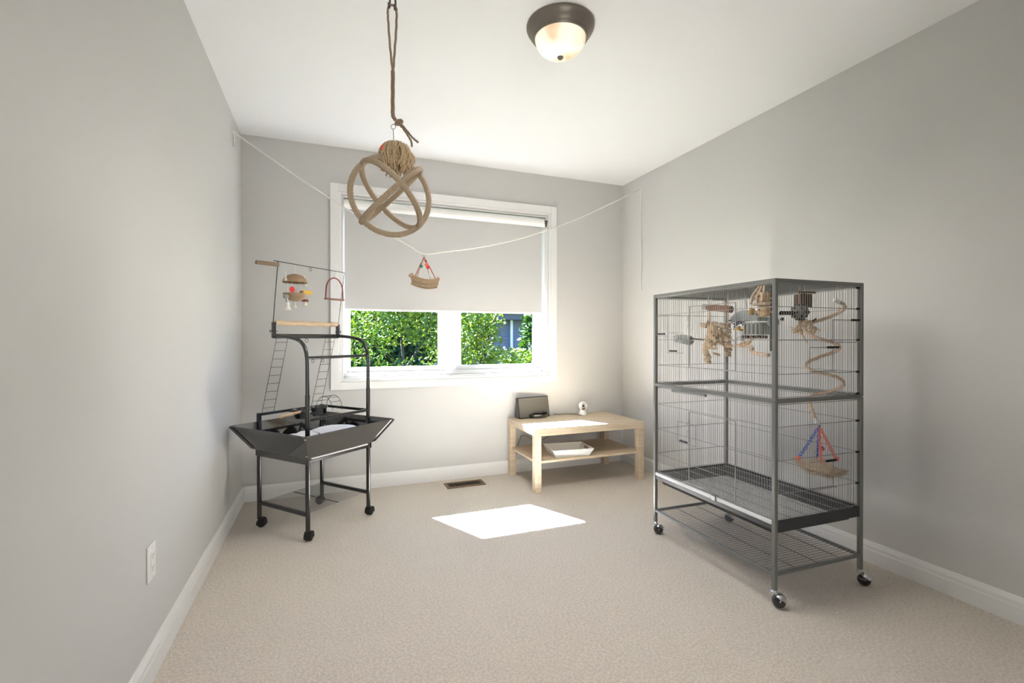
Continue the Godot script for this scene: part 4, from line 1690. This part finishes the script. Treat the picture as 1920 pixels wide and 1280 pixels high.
	put("fibre_fringe", b, M.cream_fibre, t)
	b = MB.new()
	b.rod(V(0.034, 0.08, 0), V(0.03, 0.118, 0), 0.002, 6)
	put("hanging_wire", b, M.steel, t)
	b = MB.new()
	b.rod(V(0.0, 0.03, 0), V(0.002, 0.118, 0), 0.005, 7)
	put("hanging_cord", b, M.jute, t)
	b = MB.new()
	for q in [[-0.02, 0.088, 0.095, 0.09], [0.02, -0.062, 0.10, -0.03]]:
		b.rod(V(q[0], q[1], 0.01), V(q[2], q[3], 0.0), 0.005, 7)
	put("twig", b, M.brown_wood2, t)

	# spiral rope perch
	t = ctoy("spiral_rope_perch", "peach spiral rope perch coiling down the near end of the cage", "perch", 0.06, 1.02, 0.38)
	var sq := [[1.245, 0.432, 0.05], [1.232, 0.462, 0.045], [1.212, 0.478, 0.06], [1.188, 0.460, 0.09], [1.165, 0.405, 0.115], [1.145, 0.335, 0.12], [1.122, 0.282, 0.095], [1.099, 0.268, 0.06], [1.080, 0.303, 0.035], [1.062, 0.380, 0.03], [1.040, 0.440, 0.05], [1.020, 0.447, 0.085], [1.002, 0.408, 0.11], [0.976, 0.330, 0.115], [0.953, 0.286, 0.085], [0.933, 0.310, 0.045], [0.913, 0.400, 0.03], [0.878, 0.468, 0.05], [0.850, 0.470, 0.09], [0.836, 0.430, 0.11], [0.826, 0.352, 0.11], [0.811, 0.306, 0.09], [0.790, 0.286, 0.07], [0.757, 0.292, 0.06], [0.735, 0.302, 0.06]]
	var arr := []
	for q in sq:
		arr.append(V(q[1] - 0.38, q[0] - 1.02, 0.06 - q[2]))
	b = MB.new()
	b.tube(smooth(arr, 8), 0.0068, 10, false, PackedFloat32Array(), true, 0.09, 1.25)
	put("rope", b, M.peach_rope, t)
	for q in [[arr[0], arr[1]], [arr[24], arr[23]]]:
		b = MB.new()
		var d: Vector3 = ((q[0] as Vector3) - (q[1] as Vector3)).normalized()
		b.tube(path([(q[0] as Vector3) - d * 0.004, (q[0] as Vector3) + d * 0.024]), 0.0085, 14)
		put("end_cap", b, M.white_plastic, t)
	b = MB.new()
	b.rod(V(0.035, 0.235, 0.012), V(0.046, 0.300, 0.01), 0.0018, 6)
	put("hanging_wire", b, M.steel, t)

	# chain hammock with a straw seat in the lower half
	t = ctoy("chain_swing", "straw mat swing on red and blue plastic chains in the lower cage", "swing", 0.085, 0.69, 0.362)
	var ends := [V(-0.088, -0.140, -0.03), V(-0.040, -0.145, 0.04), V(0.048, -0.150, -0.045), V(0.066, -0.146, 0.03)]
	for i in 4:
		var mats := [[M.sky_blue, M.lilac], [M.coral, M.salmon], [M.blue, M.sky_blue], [M.salmon, M.coral]]
		var l := 11
		for s in 2:
			b = MB.new()
			for j in range(s, l, 2):
				var c := (V(0, 0, 0) as Vector3).lerp(ends[i], (j + 0.5) / l)
				var dir: Vector3 = ends[i].normalized()
				var sd := dir.cross(V(0.3, 0.2, 1)).normalized()
				if j % 2 == 1:
					sd = sd.cross(dir).normalized()
				var lk := PackedVector3Array()
				for q in 10:
					var an := TAU * q / 10.0
					lk.append(c + dir * cos(an) * 0.0115 + sd * sin(an) * 0.006)
				b.tube(lk, 0.0021, 5, true)
			put("chain", b, mats[i][s], t)
	b = MB.new()
	for i in 46:
		var u := i / 45.0
		for j in 3:
			var x := -0.096 + 0.182 * u + rng.randfn() * 0.003
			var sag := -0.160 - 0.012 * sin(PI * u) - 0.016 * u
			var y0 := sag + rng.randfn() * 0.003
			b.tube(smooth([V(x, y0 + 0.014, -0.055), V(x + 0.012, y0 - 0.012 - 0.008 * j, -0.01 + 0.01 * j), V(x + 0.022 + rng.randfn() * 0.004, y0 - 0.024 + rng.randfn() * 0.005, 0.05)], 3), 0.0028, 4)
	put("straw_mat", b, M.straw_pale, t)
	b = MB.new()
	b.ball(V(0.016, -0.100, 0.0), V(0.011, 0.012, 0.011), 10, 7)
	put("bell", b, M.magenta, t)
	b = MB.new()
	b.ball(ends[0], V(0.012, 0.010, 0.012), 9, 6)
	b.ball(ends[3] + V(0.004, 0.002, 0), V(0.010, 0.009, 0.010), 9, 6)
	put("connector", b, M.coral, t)
	b = MB.new()
	b.tube(ring(V(0, 0.012, 0), V(1, 0, 0), V(0, 1, 0), 0.009, 12), 0.0016, 5, true)
	b.rod(V(0, 0.02, 0), V(-0.062, 0.040, 0.02), 0.0012, 5)
	put("hook", b, M.steel, t)


# ---- rope ball hanging from the ceiling ---------------------------------------------
func rope_orb() -> void:
	var rt := V(0.932, -0.001, 0.362)
	var up := V(0.003, 1.0, -0.005)
	var tw := V(-0.362, 0.006, 0.932)         # towards the room's near end
	var b: MB
	# ceiling hook and chain
	var hc := V(0.729, 2.133, 2.045)
	var t := thing("ceiling_chain", "black metal chain hooks at the top that hold the rope loop", "chain", V(0.729, H, 2.045))
	b = MB.new()
	b.lathe(PackedVector2Array([Vector2(0, -0.012), Vector2(0.012, -0.012), Vector2(0.022, -0.004), Vector2(0.024, 0.0), Vector2(0, 0.0)]), 20)
	b.rod(V(0, -0.01, 0), V(0, -0.035, 0), 0.004, 8)
	put("ceiling_plate", b, M.black_metal, t)
	for i in 5:
		b = MB.new()
		var lk := PackedVector3Array()
		var sd := V(1, 0, 0) if i % 2 == 0 else V(0, 0, 1)
		for q in 14:
			var an := TAU * q / 14.0
			lk.append(V(0, -0.055 - 0.043 * i, 0) + V(0, 1, 0) * cos(an) * 0.026 + sd * sin(an) * 0.011)
		b.tube(lk, 0.003, 6, true)
		put("link", b, M.black_metal, t)
	for s in [[-0.0075, 0.0], [0.0075, -0.006]]:
		b = MB.new()
		var c := V(0, -0.245, 0)
		b.tube(smooth([c + V(0, 0.0, 0), c + rt * (s[0] as float) + V(0, -0.022, 0), c + rt * (s[0] as float) * 1.2 + V(0, -0.058 + (s[1] as float), 0), c + rt * (s[0] as float) * 1.2 + tw * 0.008 + V(0, -0.072 + (s[1] as float), 0), c + rt * (s[0] as float) * 1.2 + tw * 0.014 + V(0, -0.060 + (s[1] as float), 0)], 5), 0.0032, 7)
		put("hook", b, M.black_metal, t)

	# looped rope with knot and loose ends
	t = thing("rope_loop", "thin brown rope loop with a knot and two frayed ends above the rope ball", "rope", V(0.731, 1.72, 2.048))
	var o := t.position
	var lp := [V(0.7285, 1.925, 2.046), V(0.722, 1.995, 2.043), V(0.716, 2.08, 2.041), V(0.7145, 2.118, 2.041), V(0.7185, 2.1345, 2.042), V(0.727, 2.137, 2.045), V(0.736, 2.133, 2.048), V(0.7405, 2.117, 2.05), V(0.739, 2.06, 2.05), V(0.734, 1.985, 2.048), V(0.7298, 1.925, 2.047)]
	for i in lp.size():
		lp[i] -= o
	b = MB.new()
	b.tube(smooth(lp, 8), 0.0036, 8, false, PackedFloat32Array(), true, 0.14, 1.4)
	put("loop", b, M.jute, t)
	b = MB.new()
	for s in [-1.0, 1.0]:
		var q := [V(0.729, 1.93, 2.046), V(0.7285, 1.87, 2.047), V(0.728, 1.81, 2.048), V(0.7295, 1.785, 2.049), V(0.738, 1.772, 2.052)]
		for i in q.size():
			q[i] += rt * s * 0.0030 - o
		b.tube(smooth(q, 6), 0.0034, 8, false, PackedFloat32Array(), true, 0.14, 1.4)
	put("doubled_rope", b, M.jute, t)
	b = MB.new()
	var kc := V(0.7465, 1.7665, 2.054) - o
	b.ball(kc, V(0.011, 0.010, 0.010), 12, 8)
	b.tube(ring(kc, (rt + up * 0.5).normalized(), tw, 0.0095, 16), 0.0052, 8, true)
	b.tube(ring(kc + V(0.003, -0.002, 0), (up - rt * 0.4).normalized(), tw, 0.0088, 16), 0.0048, 8, true)
	put("knot", b, M.jute, t)
	b = MB.new()
	for q in [[V(0.752, 1.758, 2.056), V(0.767, 1.735, 2.062), V(0.777, 1.718, 2.066), V(0.783, 1.705, 2.068), V(0.784, 1.690, 2.069)], [V(0.754, 1.760, 2.057), V(0.772, 1.738, 2.064), V(0.783, 1.722, 2.069), V(0.793, 1.712, 2.073), V(0.803, 1.703, 2.077)]]:
		for i in q.size():
			q[i] -= o
		b.tube(smooth(q, 6), 0.0032, 8, false, PackedFloat32Array(), true, 0.14, 1.4)
	put("loose_end", b, M.jute, t)

	# the ball itself: three rope-wrapped rings
	var c := V(0.722, 1.535, 2.046)
	t = thing("rope_ball_perch", "openwork bird ball perch of three rope-wrapped rings hanging from the ceiling", "bird perch", c)
	var a1 := V(0.110, 0.046, 0.993).normalized()
	var a2 := V(-0.698, 0.715, 0.044)
	a2 = (a2 - a1 * a2.dot(a1)).normalized()
	var a3 := a1.cross(a2)
	for pr in [[a2, a3], [a1, a2], [a1, a3]]:
		b = MB.new()
		var pts := ring(Vector3.ZERO, pr[0], pr[1], 0.1235, 720)
		b.tube(pts, 0.0088, 9, true, PackedFloat32Array(), false, 0.10, TAU * 112.0 / 720.0)
		put("ring", b, M.sisal, t)
	# fibre tuft with hook and plastic bits on top
	var tc := V(0.736, 1.664, 2.052)
	t = thing("fibre_tuft", "shaggy beige fibre tuft with red and blue bits on top of the rope ball", "bird toy", tc)
	b = MB.new()
	b.ball(V(0, -0.005, 0), V(0.030, 0.026, 0.028), 14, 9)
	for i in 230:
		var d := V(rng.randfn(), rng.randfn() * 0.8 + 0.35, rng.randfn()).normalized()
		var s := V(0, 0.018, 0) + d * V(0.024, 0.016, 0.024)
		var out := V(d.x, 0.0, d.z)
		b.tube(smooth([s, s + out * 0.016 + V(0, 0.004, 0), s + out * 0.022 + V(rng.randfn() * 0.004, -0.026, rng.randfn() * 0.004), s + out * 0.016 + V(rng.randfn() * 0.006, -0.058 + rng.randfn() * 0.010, rng.randfn() * 0.006)], 3), 0.0026, 4)
	stuff(put("fibres", b, M.straw_tan, t))
	b = MB.new()
	b.rod(V(-0.004, 0.016, -0.002), V(-0.006, 0.082, -0.004), 0.0016, 6)
	b.tube(ring(V(-0.006, 0.089, -0.004), rt, up, 0.0075, 12), 0.0015, 5, true)
	put("hook", b, M.steel, t)
	b = MB.new()
	b.ball(rt * -0.032 + up * 0.010 + tw * 0.030, V(0.0085, 0.0095, 0.006), 10, 6)
	put("red_bit", b, M.coral, t)
	b = MB.new()
	b.ball(rt * -0.026 + up * -0.009 + tw * 0.032, V(0.007, 0.010, 0.006), 10, 6)
	b.ball(rt * -0.024 + up * -0.022 + tw * 0.030, V(0.006, 0.006, 0.006), 8, 5)
	put("blue_bit", b, M.blue, t)


# ---- white rope across the room -----------------------------------------------------
func clothesline() -> void:
	var b: MB
	var o := V(1.161, 1.674, 0.278)
	var t := thing("white_rope", "thin white rope strung across the window wall with its end hanging right", "rope", o)
	var l := []
	for i in 25:
		var u := i / 24.0
		var s := u if u < 0.5 else u
		var p: Vector3
		if u <= 0.5:
			var q := u * 2.0
			p = V(0.006, 2.343, 0.267).lerp(o, q) - V(0, 0.030 * sin(PI * q), 0)
		else:
			var q := (u - 0.5) * 2.0
			p = o.lerp(V(W - 0.006, 2.333, 0.276), q) - V(0, 0.118 * sin(PI * q) * (1.0 - 0.25 * q), 0)
		l.append(p - o)
	b = MB.new()
	b.tube(smooth(l, 10), 0.0042, 8, false, PackedFloat32Array(), true, 0.16, 1.7)
	put("line", b, M.white_rope, t)
	b = MB.new()
	var e := V(W - 0.008, 2.336, 0.272)
	var tl := []
	for q in [V(0, 0, 0), V(0, -0.06, 0.002), V(0, -0.30, 0.0), V(0, -0.55, 0.001), V(0, -0.76, -0.001), V(0, -0.825, 0.004), V(0, -0.848, 0.012)]:
		tl.append(e + q - o)
	b.tube(smooth(tl, 12), 0.0032, 8, false, PackedFloat32Array(), true, 0.16, 1.7)
	put("hanging_end", b, M.white_rope, t)
	b = MB.new()
	b.tube(smooth([V(0.008, 2.338, 0.267) - o, V(0.007, 2.35, 0.272) - o, V(0.006, 2.32, 0.264) - o, V(0.006, 2.262, 0.262) - o], 6), 0.0042, 8, false, PackedFloat32Array(), true, 0.16, 1.7)
	put("tied_end", b, M.white_rope, t)
	for q in [[V(0.0, 2.343, 0.267), 1.0, "white screw hook holding the white rope on the left wall"], [V(W, 2.336, 0.274), -1.0, "white screw hook holding the white rope on the right wall"]]:
		var h := thing("wall_hook", q[2], "hook", q[0])
		b = MB.new()
		b.xf = Transform3D(Basis(Vector3.BACK, -PI / 2 * (q[1] as float)), Vector3.ZERO)
		b.lathe(PackedVector2Array([Vector2(0, 0.004), Vector2(0.010, 0.004), Vector2(0.012, 0.0), Vector2(0, 0.0)]), 16)
		put("plate", b, M.white_plastic, h)
		b = MB.new()
		var s: float = q[1]
		b.tube(smooth([V(0, 0, 0), V(0.010 * s, 0, 0), V(0.018 * s, -0.006, 0), V(0.022 * s, 0.0, 0), V(0.022 * s, 0.010, 0)], 5), 0.002, 7)
		put("hook", b, M.white_plastic, h)

	# little basket swing hanging from the lowest point
	t = thing("basket_swing", "small woven basket swing with red and green beads hanging before the blind", "swing", o)
	b = MB.new()
	b.tube(ring(V(0, -0.008, 0), V(1, 0, 0), V(0, 1, 0), 0.010, 14), 0.0014, 5, true)
	put("hook", b, M.green, t)
	var ends := [V(-0.072, -0.168, 0.040), V(-0.046, -0.166, -0.040), V(0.076, -0.182, 0.040), V(0.054, -0.176, -0.040)]
	for i in 4:
		b = MB.new()
		b.tube(smooth([V(0, -0.022, 0), (ends[i] as Vector3) * 0.5 + V(0, -0.008, 0), ends[i]], 6), 0.0028, 7, false, PackedFloat32Array(), true, 0.2, 1.5)
		put("cord", b, M.straw if i % 2 else M.red_cord, t)
	for q in [[V(0.016, -0.075, 0.01), 0.014, M.coral], [V(0.025, -0.092, 0.008), 0.013, M.red], [V(-0.022, -0.088, 0.012), 0.012, M.green], [V(-0.016, -0.062, 0.01), 0.008, M.pale_rope], [V(0.010, -0.048, 0.006), 0.008, M.red_cord]]:
		b = MB.new()
		b.ball(q[0], V(q[1], q[1], q[1]), 12, 8)
		put("bead", b, q[2], t)
	b = MB.new()
	b.rod(V(0.035, -0.100, 0.006), V(0.036, -0.155, 0.0), 0.002, 6)
	b.box(V(0.056, -0.155, 0.02), V(0.018, 0.026, 0.008), 0.002)
	put("charm", b, M.white_plastic, t)
	b = MB.new()
	for i in 12:
		var ua := i / 12.0
		var ub := (i + 1) / 12.0
		var q := []
		for cn in [[ua, 0.0], [ub, 0.0], [ub, 1.0], [ua, 1.0]]:
			var u: float = cn[0]
			q.append(V(-0.088 + 0.180 * u, -0.154 - 0.018 * sin(PI * u) - 0.020 * u - 0.056 * (cn[1] as float), 0.042 - 0.048 * (cn[1] as float) * (cn[1] as float)))
		slab(b, q[0], q[1], q[2], q[3], 0.002)
	put("gap_backing", b, M.gap_dark, t)  # dark sheet put in to darken the gaps between the woven rows
	for row in 8:
		b = MB.new()
		var rad := PackedFloat32Array()
		var pts := PackedVector3Array()
		for i in 40:
			var u := i / 39.0
			var x := -0.090 + 0.184 * u
			var y := -0.158 - 0.0080 * row - 0.018 * sin(PI * u) - 0.020 * u + 0.004
			var z := 0.045 - 0.018 * absf(row - 2.5) * 0.0 - 0.013 * maxf(0.0, row - 3.0)
			pts.append(V(x, y, z))
			rad.append(0.0050 if (i + row) % 3 else 0.0022)
		b.tube(pts, 0.0044, 7, false, rad)
		put("woven_row", b, M.straw, t)
	for row in 6:
		b = MB.new()
		var pts := PackedVector3Array()
		for i in 40:
			var u := i / 39.0
			pts.append(V(-0.086 + 0.176 * u, -0.150 - 0.0085 * row - 0.018 * sin(PI * u) - 0.018 * u, -0.045 + 0.014 * maxf(0.0, row - 1.0)))
		b.tube(pts, 0.0044, 7, false, PackedFloat32Array(), true, 0.34, 2.2)
		put("woven_row", b, M.straw, t)
	for s in [-1.0, 1.0]:
		b = MB.new()
		b.tube(smooth([V(0.089 * s, -0.158 - 0.010 * s, 0.045), V(0.098 * s, -0.166 - 0.010 * s, 0.0), V(0.087 * s, -0.158 - 0.010 * s, -0.045)], 8), 0.009, 8, false, PackedFloat32Array(), true, 0.25, 1.6)
		put("end_roll", b, M.straw, t)


# ---- small fittings -----------------------------------------------------------------
func small_fittings() -> void:
	var b: MB
	# floor register
	var t := thing("floor_vent", "brown slotted metal floor vent in the carpet below the window", "vent", V(1.4805, 0.0, 0.172), 0.0)
	b = MB.new()
	b.box2(V(-0.146, 0.0, 0.045), V(0.146, 0.009, 0.062), 0.002)
	b.box2(V(-0.146, 0.0, -0.062), V(0.146, 0.009, -0.045), 0.002)
	b.box2(V(-0.146, 0.0, -0.045), V(-0.124, 0.009, 0.045), 0.002)
	b.box2(V(0.124, 0.0, -0.045), V(0.146, 0.009, 0.045), 0.002)
	put("frame", b, M.vent, t)
	b = MB.new()
	b.box2(V(-0.124, 0.0, -0.045), V(0.124, 0.0015, 0.045))
	put("duct", b, M.dark_hole, t)
	for i in 13:
		b = MB.new()
		var x := -0.124 + 0.248 * (i + 0.5) / 13.0
		b.xf = Transform3D(Basis(Vector3.BACK, 0.35), V(x, 0.0053, 0))
		b.box(Vector3.ZERO, V(0.0024, 0.006, 0.09), 0.0005)
		put("slat", b, M.vent, t)
	# wall outlet
	t = thing("wall_outlet", "white double power outlet low on the left wall", "outlet", V(0.0, 0.3675, 1.746))
	b = MB.new()
	b.box2(V(0.0, -0.0575, -0.036), V(0.0055, 0.0575, 0.036), 0.003)
	put("plate", b, M.white_plastic, t)
	b = MB.new()
	b.box2(V(0.004, -0.034, -0.0165), V(0.0075, 0.034, 0.0165), 0.0015)
	var sk := put("receptacle", b, M.white_plastic, t)
	b = MB.new()
	for y in [-0.019, 0.019]:
		b.box2(V(0.007, y - 0.002, -0.008), V(0.0078, y + 0.006, -0.0058))
		b.box2(V(0.007, y - 0.002, 0.0058), V(0.0078, y + 0.006, 0.008))
		b.ball(V(0.0072, y - 0.008, 0), V(0.001, 0.0025, 0.0025), 8, 5)
	put("slot", b, M.grille, sk)
	b = MB.new()
	b.ball(V(0.0055, 0.0465, 0), V(0.0015, 0.003, 0.003), 8, 5)
	b.ball(V(0.0055, -0.0465, 0), V(0.0015, 0.003, 0.003), 8, 5)
	put("screw", b, M.white_plastic, t)
